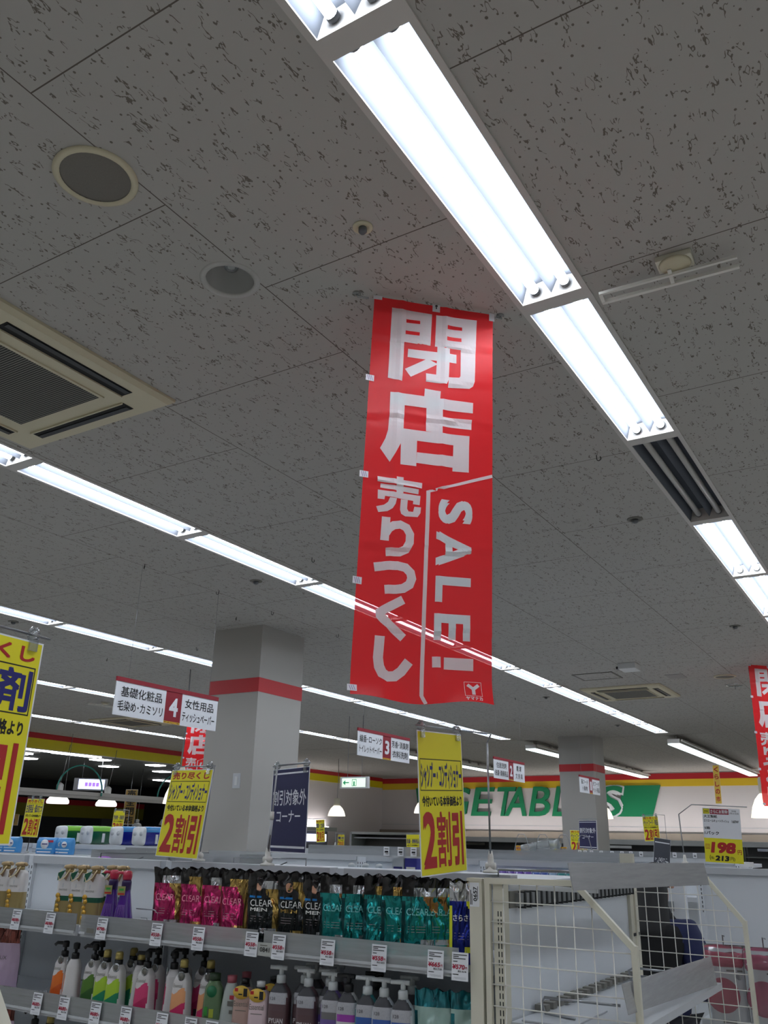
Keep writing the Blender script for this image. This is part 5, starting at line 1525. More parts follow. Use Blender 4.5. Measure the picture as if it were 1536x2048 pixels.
WBOT = mat('bottle_white', (212, 208, 206), .3, coat=.4)
def tapered(c1, c2, capm, kind, seed=0):
    """tapered white bottle with a coloured front, neck emblem and a pump or cap"""
    C1, C2 = mat('ess_%d_%d_%d' % c1, c1, .3, coat=.4), mat('ess_%d_%d_%d' % c2, c2, .3, coat=.4)
    prof = interp([(.035, .029, 0), (.036, .030, .01), (.032, .027, .09), (.028, .024, .134), (.021, .020, .147), (.015, .015, .156)], 70)
    def fn(c, i, k):
        wave = .104 + .010 * math.sin(c.x * 90)
        if c.y < -.86 * (.030 - .045 * c.z) and c.z < wave and c.z > .004:
            return C1 if c.z > .058 + c.x * .5 else C2
        return WBOT
    t = bottle('shampoo_bottle', prof, 4.0, fn, WBOT, 56)
    q = MB(); q.text('Essential', -.020, .114, .036, .011, GRILLE, .0, y=-.0272, shear=.1); q.rect(-.013, .012, .008, .030, mat('print_dark', (50, 30, 36), .4), -.0305) if c1[1] < 140 and kind == 'pump' else None
    if q.v: q.build('printing', t)
    m = MB(); m.tube([(.006, -.022, .148), (.006, -.0245, .148)], .0145, SILVER, 18); m.tube([(.006, -.0246, .148), (.006, -.0252, .148)], .010, GRILLE, 14); m.build('neck_emblem', t)
    if kind == 'pump':
        pump(t, .155, .0145, capm)
    else:
        m = MB(); m.lathe([(.0155, .154), (.0155, .172)], BLACK, n=18); m.lathe([(.0148, .172), (.0145, .192), (.011, .197), (.001, .198)], capm, n=18); m.build('cap', t)
    return t
CAPG = mat('cap_gold', (176, 158, 92), .3, metal=.5)
T_or = tapered((224, 112, 30), (206, 90, 30), BLACK, 'pump'); T_gr = tapered((78, 120, 40), (50, 92, 40), BLACK, 'pump')
T_li = tapered((164, 200, 50), (20, 130, 90), CAPG, 'cap'); T_pk = tapered((206, 60, 110), (180, 36, 90), BLACK, 'pump'); T_pe = tapered((226, 160, 110), (200, 40, 96), CAPG, 'cap')
used = set()
def put(p, x, y, z, rz, lab, group=None, s=None):
    o = p if p.name not in used else dup(p)
    used.add(p.name)
    o.location = (x, y, z); o.rotation_euler.z = math.radians(rz); o['label'] = lab
    if group: o['group'] = group
    if s: o.scale = s
    return o
EG = 'tapered shampoo bottles on the lower shelf'
put(T_or, -3.035, 2.57, ZL, 4, 'white tapered bottle with an orange front and black pump, leftmost on the lower shelf', EG, (1, 1, 1.04))
put(T_or, -2.955, 2.555, ZL, -58, 'white tapered bottle with its white back turned to us and a black pump', EG, (1, 1, 1.04))
put(T_gr, -2.868, 2.575, ZL, 8, 'white tapered bottle with a dark green front and black pump', EG, (1, 1, 1.04))
put(T_or, -2.93, 2.66, ZL, 12, 'tapered bottle with a black pump in the second row between orange and green ones', EG, (1, 1, 1.04))
put(T_li, -2.795, 2.57, ZL, 14, 'lime fronted tapered bottle with gold cap, left one of the front pair', EG, (1, 1, 1.04))
put(T_li, -2.715, 2.555, ZL, 14, 'lime fronted tapered bottle with gold cap, right one of the front pair', EG, (1, 1, 1.04))
put(T_li, -2.76, 2.67, ZL, 12, 'lime fronted tapered bottle in the second row between the front pair', EG, (1, 1, 1.04))
put(T_li, -2.645, 2.60, ZL, -50, 'tapered bottle with gold cap, mostly white, left of the deep pink bottles', EG, (1, 1, 1.04))
put(T_pk, -2.565, 2.555, ZL, 10, 'deep pink fronted tapered bottle with black pump, in front', EG, (1, 1, 1.04))
put(T_pk, -2.60, 2.64, ZL, 10, 'deep pink fronted tapered bottle, second row behind the front one', EG, (1, 1, 1.04))
put(T_pk, -2.475, 2.60, ZL, -50, 'tapered bottle with black pump, mostly white, right of the deep pink front one', EG, (1, 1, 1.04))
put(T_pk, -2.53, 2.71, ZL, 10, 'deep pink fronted tapered bottle at the back by the shelf post', EG, (1, 1, 1.04))
put(T_pe, -2.385, 2.555, ZL, 12, 'peach to pink fronted tapered bottle with gold cap, in front', EG, (1, 1, 1.04))
put(T_pe, -2.30, 2.60, ZL, 10, 'peach to pink fronted tapered bottle with gold cap, right one half hidden', EG, (1, 1, 1.04))
put(T_pk, -2.42, 2.70, ZL, 10, 'deep pink fronted tapered bottle hidden behind the peach ones', EG, (1, 1, 1.04))

# other bottles on the lower shelf
t = bottle('body_wash_bottle', interp([(.033, .024, 0), (.034, .025, .06), (.030, .022, .13), (.018, .018, .148), (.018, .018, .150)], 18), 3.5, None, mat('bottle_clear_green', (110, 140, 100), .2, coat=.5, trans=.3))
m = MB(); m.lathe([(.019, .149), (.019, .172), (.001, .174)], mat('cap_dark_green', (40, 60, 36), .4), n=18); m.build('cap', t)
m = MB(); m.rect(-.022, -.010, .045, .072, mat('print_green', (60, 150, 60), .4), -.0256); m.rect(-.004, .012, .040, .066, mat('print_lime', (170, 180, 60), .4), -.0258); m.tube([(0, -.020, .118), (0, -.0235, .118)], .018, mat('print_emerald', (30, 110, 70), .4), 16); m.build('printing', t)
put(t, -2.245, 2.565, ZL, 20, 'clear green bottle with a dark cap and round green seal on the lower shelf')
t = bottle('body_wash_bottle', interp([(.038, .024, 0), (.037, .024, .03), (.026, .02, .11), (.018, .017, .142), (.016, .016, .146)], 18), 2.6, None, mat('bottle_grey_white', (186, 192, 186), .3, coat=.3))
m = MB(); m.lathe([(.016, .145), (.017, .168), (.001, .170)], mat('cap_rose', (170, 90, 100), .4), n=18); m.build('cap', t)
m = MB(); m.rect(.004, .022, .098, .11, mat('print_rosered', (190, 50, 70), .4), -.0222); m.rect(-.002, .022, .078, .093, GRILLE, -.0235); m.rect(.006, .018, .055, .066, GRILLE, -.0245); m.build('printing', t)
put(t, -2.185, 2.585, ZL, 18, 'grey white tapered bottle with a rose cap beside the clear green one')
o = put(t, -2.20, 2.68, ZL, 18, 'grey white bottle with a rose cap in the second row, dark top showing')

def square_bottle(rgb, text, capm, tagc=True, sub=''):
    B = mat('square_%d_%d_%d' % rgb, rgb, .3, coat=.4)
    t = bottle('shampoo_bottle', interp([(.034, .026, 0), (.035, .027, .02), (.032, .025, .125), (.022, .02, .140), (.014, .014, .144)], 20), 4.5, None, B)
    m = MB(); m.text(text, -.026, .088, .052, .016, GRILLE, .0, y=-.0268); m.rect(-.02, .02, .075, .077, GRILLE, -.0268); m.rect(-.024, .012, .008, .018, mat('print_dark'), -.0275) if rgb[2] < 150 else None; m.build('printing', t)
    m = MB(); m.lathe([(.016, .143), (.016, .152)], BLACK, n=16); m.lathe([(.014, .152), (.014, .168), (.001, .170)], capm, n=16); m.build('cap', t)
    if tagc:
        m = MB(); m.loft([[Vector((.030 * math.cos(a), -.027 - .002 * k, .130 + .020 * math.sin(a))) for a in [j * math.pi / 10 for j in range(20)]] for k in (1, 0)], mat('neck_tag_amber', (220, 180, 70), .4)); m.rect(-.024, -.012, .132, .142, YRED, -.0295); m.rect(.008, .022, .118, .142, INK, -.0295); m.rect(-.010, .004, .122, .126, INK, -.0295); m.build('neck_tag', t)
    return t
sb = square_bottle((190, 158, 146), 'Essential', BLACK); sb2 = square_bottle((216, 192, 196), 'Essential', WHITE)
put(sb, -2.105, 2.56, ZL, 16, 'dusky pink square bottle with a yellow neck tag and black cap')
put(sb2, -2.025, 2.545, ZL, 16, 'pale pink square bottle with a yellow neck tag and white cap')
put(sb, -2.06, 2.66, ZL, 16, 'dusky pink square bottle in the second row behind the yellow neck tags')

def label_pump(body, band, words, wcol, pumpm, z_top=.142):
    B = mat('lp_%d_%d_%d' % body, body, .3, coat=.5); BD = mat('lpb_%d_%d_%d' % band, band, .4)
    LBL = mat('label_speckled', (172, 172, 176), .5, noise_amt=.2, noise_scale=300); DK = mat('label_charcoal', (62, 62, 66), .5)
    def fn(c, i, k):
        if c.y < -.012 and abs(c.x) < .029:
            if c.z > .128: return DK
            if c.z > .098: return LBL
            if c.z > .078: return BD
        return B
    t = bottle('shampoo_bottle', interp([(.032, .025, 0), (.033, .026, .015), (.033, .026, .118), (.026, .022, .135), (.016, .016, .146), (.014, .014, .15)], 26), 4.0, fn, B, 36)
    W_ = mat('lpw_%d_%d_%d' % wcol, wcol, .4)
    m = MB(); m.text('PYUAN', -.024, .050, .046, .013, W_, .015, y=-.0268); m.text(words, -.024, .040, .040, .005, W_, .005, y=-.0268); m.text('128', -.022, .108, .016, .008, DK, .0, y=-.0268); m.rect(-.024, -.005, .018, .026, W_, -.0268); m.rect(.002, .018, .004, .030, W_, -.0268) if body[0] < 120 else m.rect(-.02, .016, .008, .016, mat('print_dark'), -.0268)
    m.build('printing', t)
    pump(t, .149, .0145, pumpm, style='flat', nozzle=.036, a=math.radians(190))
    return t
LPB = label_pump((92, 66, 70), (92, 70, 74), 'SHAMPOO', (220, 214, 214), mat('pump_white', (200, 204, 204), .35))
LPP = label_pump((104, 84, 150), (110, 108, 108), 'CONDITIONER', (222, 220, 232), mat('pump_white'))
LPW = label_pump((200, 200, 198), (150, 60, 160), 'CONDITIONER', (40, 40, 44), BLACK)
LPT = label_pump((40, 128, 130), (50, 90, 160), 'SHAMPOO', (226, 232, 232), mat('pump_white'))
LPL = label_pump((196, 204, 208), (60, 96, 170), 'CONDITIONER', (70, 80, 86), mat('pump_white'))
G2_ = 'label pump bottles on the lower shelf'
for p, x, y, lab in ((LPB, -1.95, 2.555, 'brown pump bottle with a grey label, leftmost of three'), (LPB, -1.885, 2.60, 'brown pump bottle with a grey label, middle of three and set back'), (LPB, -1.838, 2.555, 'brown pump bottle with a grey label, rightmost of three'), (LPP, -1.785, 2.60, 'purple pump bottle set back beside the front purple one'), (LPP, -1.735, 2.545, 'purple pump bottle with a grey label in front'), (LPW, -1.675, 2.545, 'white pump bottle with a magenta band and black pump'), (LPT, -1.605, 2.545, 'teal pump bottle with a white pump'), (LPL, -1.545, 2.545, 'white pump bottle with a blue band, left one of two'), (LPL, -1.475, 2.54, 'white pump bottle with a blue band, right one of two'), (LPW, -1.63, 2.64, 'white bottle with a black pump in the second row behind the teal bottle'), (LPL, -1.50, 2.64, 'white bottle with a blue band in the second row'), (LPB, -1.91, 2.70, 'brown pump bottle in the dark at the back of the lower shelf, left one'), (LPB, -1.82, 2.70, 'brown pump bottle in the dark at the back of the lower shelf, right one')):
    put(p, x, y, ZL, 16, lab, G2_, (1.05, 1.05, 1.13))

# white and gold bottles on the upper shelf
GB = mat('bottle_gold', (166, 146, 96), .25, metal=.4, coat=.4); GB2 = mat('bottle_deep_green', (20, 84, 60), .35)
def wg(line):
    def fn(c, i, k):
        if c.z > .098: return WBOT
        if c.z > .083 and line: return GB2 if c.x > -.016 else WBOT
        return GB
    t = bottle('treatment_bottle', interp([(.040, .026, 0), (.041, .027, .01), (.037, .025, .15), (.032, .022, .178), (.018, .016, .186)], 30), 4.0, fn, WBOT, 32)
    m = MB()
    for i, (z, r) in enumerate(((.100, .010), (.084, .009), (.062, .008), (.045, .009), (.026, .008))):
        m.tube([(-.022 + .004 * (i % 2), -.0268, z), (-.022 + .004 * (i % 2), -.0290, z)], r, mat('gold_drop', (206, 160, 60), .25, metal=.4), 12)
    m.text('PANTENE', -.022, .118, .036, .007, GRILLE, .0, y=-.0266); m.rect(-.008, -.004, .130, .146, LIP, -.0264)
    m.build('printing', t)
    m = MB(); m.lathe([(.017, .184), (.017, .200)], GB, n=16); m.lathe([(.018, .200), (.026, .204), (.022, .214), (.001, .218)], mat('cap_pale_gold', (170, 146, 106), .3, metal=.4), n=20); m.tube([(0, 0, .209), (.028, -.01, .211), (.036, -.012, .204)], .006, mat('cap_pale_gold'), 8); m.build('cap', t)
    m = MB()
    for s, rr in ((-1, .022), (1, .018)):
        m.add([(s * .004, -.024, .196), (s * rr * 1.3 - .004, -.031, .185), (s * rr - .010, -.033, .155), (s * .006 - .012, -.030, .165)], [(0, 1, 2, 3)], GB2 if s < 0 and line else mat('tag_brown', (110, 84, 60), .4))
    m.tube([(-.02, -.02, .2), (-.034, -.028, .18), (-.022, -.034, .155), (.0, -.03, .17), (.016, -.026, .2)], .0022, mat('tag_gold_edge', (230, 214, 170), .3, metal=.4), 6)
    m.build('neck_tag', t)
    return t
wgl, wgn = wg(True), wg(False)
for p, x, lab in ((wgl, -3.110, 'white and gold bottle with a green line, leftmost of three left of the purple ones'), (wgl, -3.032, 'white and gold bottle with a green line, middle of three left of the purple ones'), (wgl, -2.950, 'white and gold bottle with a green line, rightmost of three left of the purple ones'), (wgn, -3.52, 'white and gold bottle without a green line at the left edge'), (wgn, -3.425, 'white and gold bottle without a green line, right beside the shelf post')):
    put(p, x, 2.60, ZU, 20, lab, 'white and gold bottles')
for i, x in enumerate((-2.93, -2.99)):
    put(wgl, x + .02, 2.70, ZU, 20, f'white and gold bottle hidden in the second row, {"right" if i == 0 else "left"} one', 'white and gold bottles')

# purple conical pump bottles
PUR = mat('bottle_purple', (74, 28, 130), .22, coat=.6); PURD = mat('bottle_dark_purple', (42, 20, 74), .3)
t = bottle('pump_bottle', interp([(.040, .030, 0), (.041, .031, .01), (.027, .022, .08), (.018, .016, .13), (.017, .015, .16)], 24), 2.6, None, PUR)
m = MB(); m.lathe([(.0185, .135), (.0185, .165), (.016, .172)], PURD, n=18); m.build('collar', t)
m = MB(); m.lathe([(.016, .172), (.018, .182), (.018, .198), (.012, .205), (.001, .206)], mat('pump_crimson', (176, 24, 60), .3, coat=.4), n=18); m.tube([(0, 0, .196), (-.032, -.012, .198), (-.036, -.013, .192)], .0055, mat('pump_crimson'), 8); m.build('pump', t)
m = MB(); m.box(-.024, .006, -.0225, -.0215, .118, .150, mat('sticker_khaki', (150, 146, 92), .4)); m.rect(-.022, .004, .120, .126, YRED, -.0229); m.rect(-.018, .0, .134, .142, mat('print_green'), -.0229); m.build('sticker', t)
m = MB()
for i in range(7):
    a = -.02 + i * .006
    m.tube([(a, -.030 + .04 * abs(a), .02 + .012 * (i % 3)), (a * .8, -.0262, .05 + .01 * (i % 2)), (a * .6, -.0235, .085)], .0007, mat('print_lilac', (150, 110, 190), .3), 5)
m.build('printing', t)
put(t, -2.822, 2.58, ZU, 25, 'purple conical bottle with a crimson pump, left of two', 'purple pump bottles')
put(t, -2.738, 2.57, ZU, 25, 'purple conical bottle with a crimson pump, right of two', 'purple pump bottles')

# things on the third shelf, bottom left
Z3 = .661
put(lv, -3.40, 2.60, Z3, 20, 'dark wine refill pouch at the bottom left on the third shelf')
for lab, p, x in (('black pump bottle top at the bottom left on the third shelf', T_or, -3.19), ('gold capped bottle top at the bottom left on the third shelf', T_pe, -3.10)):
    put(p, x, 2.60, Z3 + .02, 10, lab)
m = MB(); m.box(-.05, .05, 0, .001, -.014, .014, PAPER); m.text('詰替プ', -.04, -.008, .07, .016, NAVYINK, .02); tag(m.build('shelf_card', loc=(-3.30, 2.484, .905)), 'white shelf card with blue letters at the bottom left', 'card')

# ------------------------------------------------------------------ goods on the second row
def soft_pack(name, rgb_top, rgb_side, label, x, y, z, rot=0, group='toilet paper packs', L=.30, W_=.16, H_=.165):
    t = thing(name, label, 'paper pack', (x, y, z), math.radians(rot), group)
    TOP, SID = mat('pk_%d_%d_%d' % rgb_top, rgb_top, .25, coat=.5), mat('pk_%d_%d_%d' % rgb_side, rgb_side, .25, coat=.5)
    WH = mat('pack_white', (222, 224, 224), .3, coat=.4)
    m = MB()
    rings = []
    for i in range(13):
        y_ = L * i / 12
        k = 1 - .10 * (abs(i - 6) / 6) ** 4
        rings.append([Vector((c.x * k, y_, H_ / 2 + (c.z) * k)) for c in [Vector((W_ / 2 * math.copysign(abs(math.cos(a)) ** .4, math.cos(a)), 0, H_ / 2 * math.copysign(abs(math.sin(a)) ** .4, math.sin(a)))) for a in [2 * math.pi * (j + .5) / 28 for j in range(28)]]])
    def fn(c, i, k):
        if i == 0: return WH
        if c.z > H_ * .72: return TOP
        if c.z > H_ * .62: return WH
        return SID
    m.loft(rings, WH, True, True, fn); m.build('wrapper', t)
    m = MB()
    for sx in (-1, 1):
        m.tube([(sx * W_ * .24, -.003, H_ * .62), (sx * W_ * .24, .001, H_ * .62)], W_ * .12, LIP, 16)
    m.build('roll_ends', t)
    m = MB(); m.box(W_ / 2 - .002, W_ / 2 + .003, L * .45, L * .55, .02, H_ * .6, WH); m.build('side_label', t)
for lab, x, a, b in (('green toilet paper pack, left one, on the second row shelf top', -7.15, (124, 200, 40), (8, 84, 50)), ('green toilet paper pack, right one, beside the blue packs', -6.80, (124, 200, 40), (8, 84, 50)), ('blue toilet paper pack, left one, beside the green packs', -6.40, (40, 140, 210), (20, 30, 140)), ('blue toilet paper pack, right one, partly behind the tilted yellow poster', -6.11, (40, 140, 210), (20, 30, 140))):
    soft_pack('paper_pack', a, b, lab, x, 5.80, 1.461)
SKY = mat('pack_sky_blue', (70, 150, 214), .3, coat=.4)
for lab, x, w_ in (('light blue soft pack at the left edge, left one', -7.53, .16), ('light blue soft pack at the left edge, right one', -7.34, .16), ('light blue soft pack with a red corner label behind the white shelf top', -6.86, .2), ('light blue soft pack behind the one with the red label, half hidden', -6.72, .12), ('light blue soft pack right of the one with the red label', -6.60, .13)):
    t = thing('sanitary_pack', lab, 'soft pack', (x, 5.45 + (.06 if 'half' in lab else 0), 1.376), .3, 'light blue soft packs')
    m = MB(); m.loft(m.rbox_rings(interp([(w_ / 2 * .97, .04, 0), (w_ / 2, .045, .02), (w_ / 2, .042, .11), (w_ / 2 * .96, .02, .132), (w_ / 2 * .98, .004, .14)], 10), 24, 4), SKY); m.build('wrapper', t)
    m = MB(); m.tube([(0, -.046, .085), (0, -.0485, .085)], w_ * .2, PAPER, 14); m.rect(-w_ * .14, w_ * .14, .081, .089, NAVYINK, -.049); m.rect(-w_ * .4, w_ * .4, .04, .05, mat('pack_pale_blue', (170, 206, 230), .4), -.0465); m.rect(-w_ * .35, w_ * .35, .015, .025, PAPER, -.0465)
    if 'red' in lab and 'with a red' in lab: m.rect(0, w_ * .42, .10, .118, mat('print_rosered'), -.046)
    m.build('printing', t)
for i in range(14):
    rgb = (104, 70, 170) if i < 6 else ((60, 90, 170) if i < 8 else ((130, 160, 190) if i == 8 else (40, 140, 140)))
    cn = 'purple' if i < 6 else ('blue' if i < 8 else ('pale blue' if i == 8 else 'teal'))
    m = MB(); P_ = mat('det_%s' % cn, rgb, .3, coat=.4)
    m.loft(m.rbox_rings(interp([(.028, .03, 0), (.029, .031, .02), (.028, .026, .13), (.026, .006, .165)], 8), 16, 4), P_)
    m.box(-.024, .024, -.004, .004, .160, .172, CLEAR)
    tag(m.build('detergent_pouch', loc=(-2.56 + i * .056, 5.47, 1.2205)), f'{cn} detergent pouch top in the second row, {ORD[i]} from the left', 'pouch', 'detergent pouches in the second row')
for i, x in enumerate((-3.63, -3.51, -3.40)):
    t = thing('blue_bowl', f'light blue plastic bowl behind the gold pouches, {ORD[i]} from the left', 'bowl', (x, 5.50, 1.2705), group='light blue bowls')
    m = MB(); m.lathe([(.03, 0), (.055, .05), (.062, .10), (.058, .10), (.05, .05), (.001, .01)], mat('bowl_blue', (90, 150, 180), .4), n=20, caps=False); m.build('bowl', t)
    m = MB(); m.lathe([(.001, .085), (.022, .095), (.026, .112), (.018, .126), (.001, .13)], WHITE, n=14); m.build('white_ball', t)
for lab, x, rgb in (('white and green box pack in the second row left of the large middle poster', -3.20, (180, 186, 190)), ('dark blue box pack in the second row touching the large middle poster', -3.10, (50, 50, 150))):
    m = MB(); m.box(-.045, .045, -.03, .03, 0, .175, mat('bx_%d' % rgb[0], rgb, .35, coat=.3)); m.rect(-.03, .02, .05, .075, mat('print_green') if rgb[0] > 100 else CLW, -.0306); m.rect(-.035, .035, .10, .118, NAVYINK if rgb[0] > 100 else CLW, -.0306)
    tag(m.build('box_pack', loc=(x, 5.45, 1.2705)), lab, 'box')

# ------------------------------------------------------------------ bagged goods hanging behind the mesh
BAG = clear_material('clear_bag', (215, 212, 214), .12, rough=.12, gloss=.05)
def bagged(label, x, rgb, y=3.98):
    t = thing('bagged_item', label, 'bagged item', (x - .045, y, .895), .25, 'bagged goods behind the mesh')
    C_ = mat('bag_%d_%d_%d' % rgb, rgb, .5)
    m = MB(); m.box(-.07, .07, -.004, .004, 0, .235, PAPER); m.tube([(-.02, -.005, .115), (-.02, -.0075, .115)], .062, C_, 28)
    m.rect(.0, .03, .20, .206, GRILLE, -.0046); m.rect(.04, .06, .20, .206, GRILLE, -.0046); m.tube([(.045, -.005, .183), (.045, -.006, .183)], .012, LIP, 12); m.rect(-.03, .02, .02, .03, GRILLE, -.0046); m.build('card', t)
    m = MB(); m.loft([[Vector((.078 * math.cos(a) * (1 + .1 * noise.noise(Vector((a * 2, z * 60, 7)))), .012 * math.sin(a) + .014 * noise.noise(Vector((a * 2.5, z * 70, 2))), z + .016 * noise.noise(Vector((a * 2.2, z * 30, 5))))) for a in [k * math.pi / 12 for k in range(24)]] for z in (.218, .226, .234, .242, .250, .258, .266)], C_); m.build('folded_fabric', t)
    m = MB(); m.loft(m.rbox_rings(interp([(.076, .018, -.005), (.082, .022, .1), (.082, .022, .25), (.078, .006, .285), (.080, .003, .295)], 10), 24, 4), BAG); m.build('bag', t)
    m = MB(); m.tube([(0, 0, .292), (0, 0, .33), (0, -.08, .335), (0, -.12, .335)], .0025, STEEL, 6); m.build('hanger_hook', t)
bagged('clear bag with a pink disc card and pink fabric, left one behind the far mesh', -.785, (206, 66, 100))
bagged('clear bag with pink fabric at the right edge behind the far mesh', -.635, (196, 60, 110))
bagged('clear bag with blue fabric at the far right edge', -.475, (40, 60, 150))

# ------------------------------------------------------------------ person behind the mesh, seen from behind
def skin(name, pts, edges, radii, mt, parent, sub=2):
    me = bpy.data.meshes.new(name)
    me.from_pydata(pts, edges, [])
    o = bpy.data.objects.new(name, me)
    COL.objects.link(o); o.parent = parent
    md = o.modifiers.new('skin', 'SKIN')
    md.use_smooth_shade = True
    sv = me.skin_vertices[0].data if me.skin_vertices else None
    if sv is None:
        bpy.context.view_layer.objects.active = o
        bpy.ops.object.select_all(action='DESELECT'); o.select_set(True)
        bpy.ops.mesh.customdata_skin_add()
        sv = me.skin_vertices[0].data
    for i, r in enumerate(radii):
        sv[i].radius = r if isinstance(r, tuple) else (r, r)
    sv[0].use_root = True
    s = o.modifiers.new('sub', 'SUBSURF'); s.levels = s.render_levels = sub
    me.materials.append(mt)
    return o
SKIN = mat('skin', (196, 150, 124), .5); JKT = mat('jacket_navy', (26, 34, 74), .8, noise_amt=.25, noise_scale=14); HAIR = mat('hair_black', (9, 9, 10), .6); BLKC = mat('black_cloth', (10, 10, 12), .85); TRS = mat('trousers_dark', (24, 26, 34), .8)
pt = thing('person', 'person in navy and black clothes standing with back turned behind the wire mesh', 'person', (-1.295, 4.66, 0), math.radians(-8))
K = .885
def S(*p): return tuple(v * K for v in p)
# joints: pelvis, spine, chest, neck, head, arms, legs (facing +y, head bowed)
J = [S(0, 0, .93), S(0, .02, 1.08), S(0, .02, 1.27), S(0, .04, 1.40), S(0, .075, 1.485), S(0, .105, 1.58),
     S(-.175, .02, 1.325), S(-.25, .03, 1.10), S(-.14, .25, 1.0), S(-.10, .33, .98),
     S(.175, .02, 1.325), S(.25, .03, 1.10), S(.14, .25, 1.0), S(.10, .33, .98),
     S(-.095, 0, .86), S(-.105, .03, .48), S(-.11, -.01, .08), S(-.12, .13, .035),
     S(.095, 0, .86), S(.105, .03, .48), S(.11, -.01, .08), S(.12, .13, .035)]
Ed = [(0, 1), (1, 2), (2, 3), (3, 4), (4, 5), (2, 6), (6, 7), (7, 8), (8, 9), (2, 10), (10, 11), (11, 12), (12, 13), (0, 14), (14, 15), (15, 16), (16, 17), (0, 18), (18, 19), (19, 20), (20, 21)]
Rr = [(.14, .10), (.13, .095), (.14, .09), .052, .075, .07, .055, .047, .036, .028, .055, .047, .036, .028, .085, .06, .042, .032, .085, .06, .042, .032]
skin('body', J, Ed, [tuple(x * K for x in r) if isinstance(r, tuple) else r * K for r in Rr], SKIN, pt)
# face
m = MB()
hc = Vector(S(0, .10, 1.56))
fwd = Vector((0, .93, -.36)); upv = Vector((0, .36, .93))
m.tube([hc + fwd * .078 + upv * .03, hc + fwd * .098 - upv * .01], .011, SKIN, 8, radii=[.006, .012])
for s in (-1, 1):
    m.tube([hc + fwd * .074 + Vector((s * .030, 0, 0)) + upv * .02, hc + fwd * .080 + Vector((s * .030, 0, 0)) + upv * .02], .008, BLACK, 8)
    m.tube([hc + Vector((s * .072, 0, 0)) + upv * .012, hc + Vector((s * .080, 0, 0)) - upv * .02], .012, SKIN, 8)
m.tube([hc + fwd * .078 - upv * .045 - Vector((.018, 0, 0)), hc + fwd * .082 - upv * .045, hc + fwd * .078 - upv * .045 + Vector((.018, 0, 0))], .005, mat('lips', (170, 100, 96), .5), 6)
m.build('face', pt)
# hands: palm, four fingers and a thumb each
for s in (-1, 1):
    m = MB(); w0 = Vector(S(s * .10, .34, .98))
    m.loft([[w0 + Vector((.034 * q * math.cos(a), y, .014 * q * math.sin(a))) for a in [k * math.pi / 6 for k in range(12)]] for y, q in ((0, .75), (.03, 1.0), (.07, 1.0), (.085, .9))], SKIN)
    for i, L_ in enumerate((.062, .070, .066, .052)):
        b0 = w0 + Vector(((i - 1.5) * .0165, .08, 0))
        m.tube([b0, b0 + Vector((0, L_ * .45, -.006)), b0 + Vector((0, L_ * .8, -.024)), b0 + Vector((0, L_ * .95, -.042))], .008, SKIN, 8, radii=[.0085, .008, .0075, .006])
    m.tube([w0 + Vector((-s * .026, .02, 0)), w0 + Vector((-s * .048, .045, -.008)), w0 + Vector((-s * .050, .075, -.018))], .009, SKIN, 8, radii=[.011, .0095, .007])
    m.build('hand', pt)
JJ = [S(0, 0, .80), S(0, .02, 1.05), S(0, .02, 1.27), S(0, .035, 1.37), S(-.18, .02, 1.315), S(-.265, .03, 1.08), S(-.14, .25, 1.0), S(.18, .02, 1.315), S(.265, .03, 1.08), S(.14, .25, 1.0)]
JE = [(0, 1), (1, 2), (2, 3), (2, 4), (4, 5), (5, 6), (2, 7), (7, 8), (8, 9)]
JR = [(.19, .145), (.175, .13), (.18, .125), (.095, .09), .095, .080, .055, .095, .080, .055]
skin('jacket', JJ, JE, [tuple(x * K for x in r) if isinstance(r, tuple) else r * K for r in JR], JKT, pt)
TJ = [S(0, 0, .90), S(-.095, 0, .84), S(-.105, .03, .48), S(-.11, -.01, .10), S(.095, 0, .84), S(.105, .03, .48), S(.11, -.01, .10)]
skin('trousers', TJ, [(0, 1), (1, 2), (2, 3), (0, 4), (4, 5), (5, 6)], [(.16 * K, .12 * K), .10 * K, .075 * K, .062 * K, .10 * K, .075 * K, .062 * K], TRS, pt)
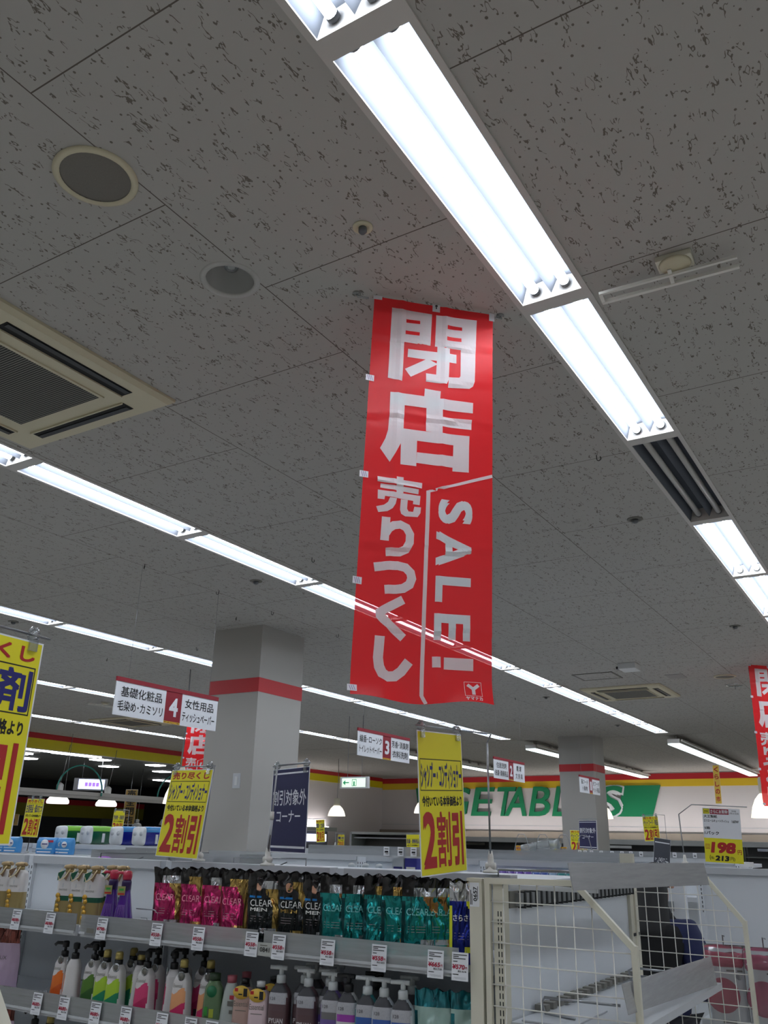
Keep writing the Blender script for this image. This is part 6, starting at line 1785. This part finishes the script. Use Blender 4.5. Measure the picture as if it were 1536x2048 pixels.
for s in (-1, 1):
    m = MB(); f0 = Vector(S(s * .115, .04, 0))
    m.loft([[f0 + Vector((.042 * q * math.cos(a), .125 * math.sin(a) * q, z)) for a in [k * math.pi / 8 for k in range(16)]] for z, q in ((0, 1), (.03, 1.0), (.055, .8), (.075, .5))], BLACK); m.build('shoe', pt)
# hair: cap over the skull and long back hair
m = MB()
rings = []
for i in range(10):
    th = math.pi * .5 * (1 - i / 9)
    rings.append([hc + upv * (.002 + .094 * math.sin(th)) + (Vector((1, 0, 0)) * math.cos(a) * .086 + fwd * (math.sin(a) * .092 - .014)) * max(.02, math.cos(th)) for a in [k * math.pi / 10 for k in range(20)]])
m.loft(rings, HAIR)
rings = []
for j, (zz, wd, yb, dp) in enumerate(((1.60, .085, .03, .06), (1.52, .098, .0, .06), (1.44, .105, -.03, .055), (1.36, .13, -.08, .055), (1.30, .13, -.105, .045), (1.27, .10, -.11, .02))):
    rings.append([Vector(S(wd * math.cos(a) * (1 + .04 * math.sin(a * 9)), yb + dp * math.sin(a), zz)) for a in [k * math.pi / 12 for k in range(24)]])
m.loft(rings, HAIR)
m.build('hair', pt)
m = MB()
rings = []
for zz, wx, wy in ((1.30, .16, .13), (1.36, .135, .115), (1.42, .10, .095), (1.45, .085, .085)):
    rings.append([Vector(S(wx * math.cos(a), .025 + wy * math.sin(a), zz + .012 * math.sin(a * 3 + zz * 20))) for a in [k * math.pi / 12 for k in range(24)]])
m.loft(rings, BLKC)
m.build('collar', pt)
m = MB()
rings = []
for zz, wx, yb, dp in ((1.375, .10, -.03, .07), (1.355, .17, -.04, .085), (1.31, .20, -.055, .085), (1.22, .185, -.08, .075), (1.10, .15, -.09, .07), (.98, .13, -.085, .07), (.93, .10, -.07, .05)):
    rings.append([Vector(S(wx * math.cos(a) * (1 + .03 * math.sin(a * 7)), yb + dp * math.sin(a), zz + .004 * math.sin(5 * a))) for a in [k * math.pi / 14 for k in range(28)]])
m.loft(rings, BLKC)
m.build('back_panel', pt)
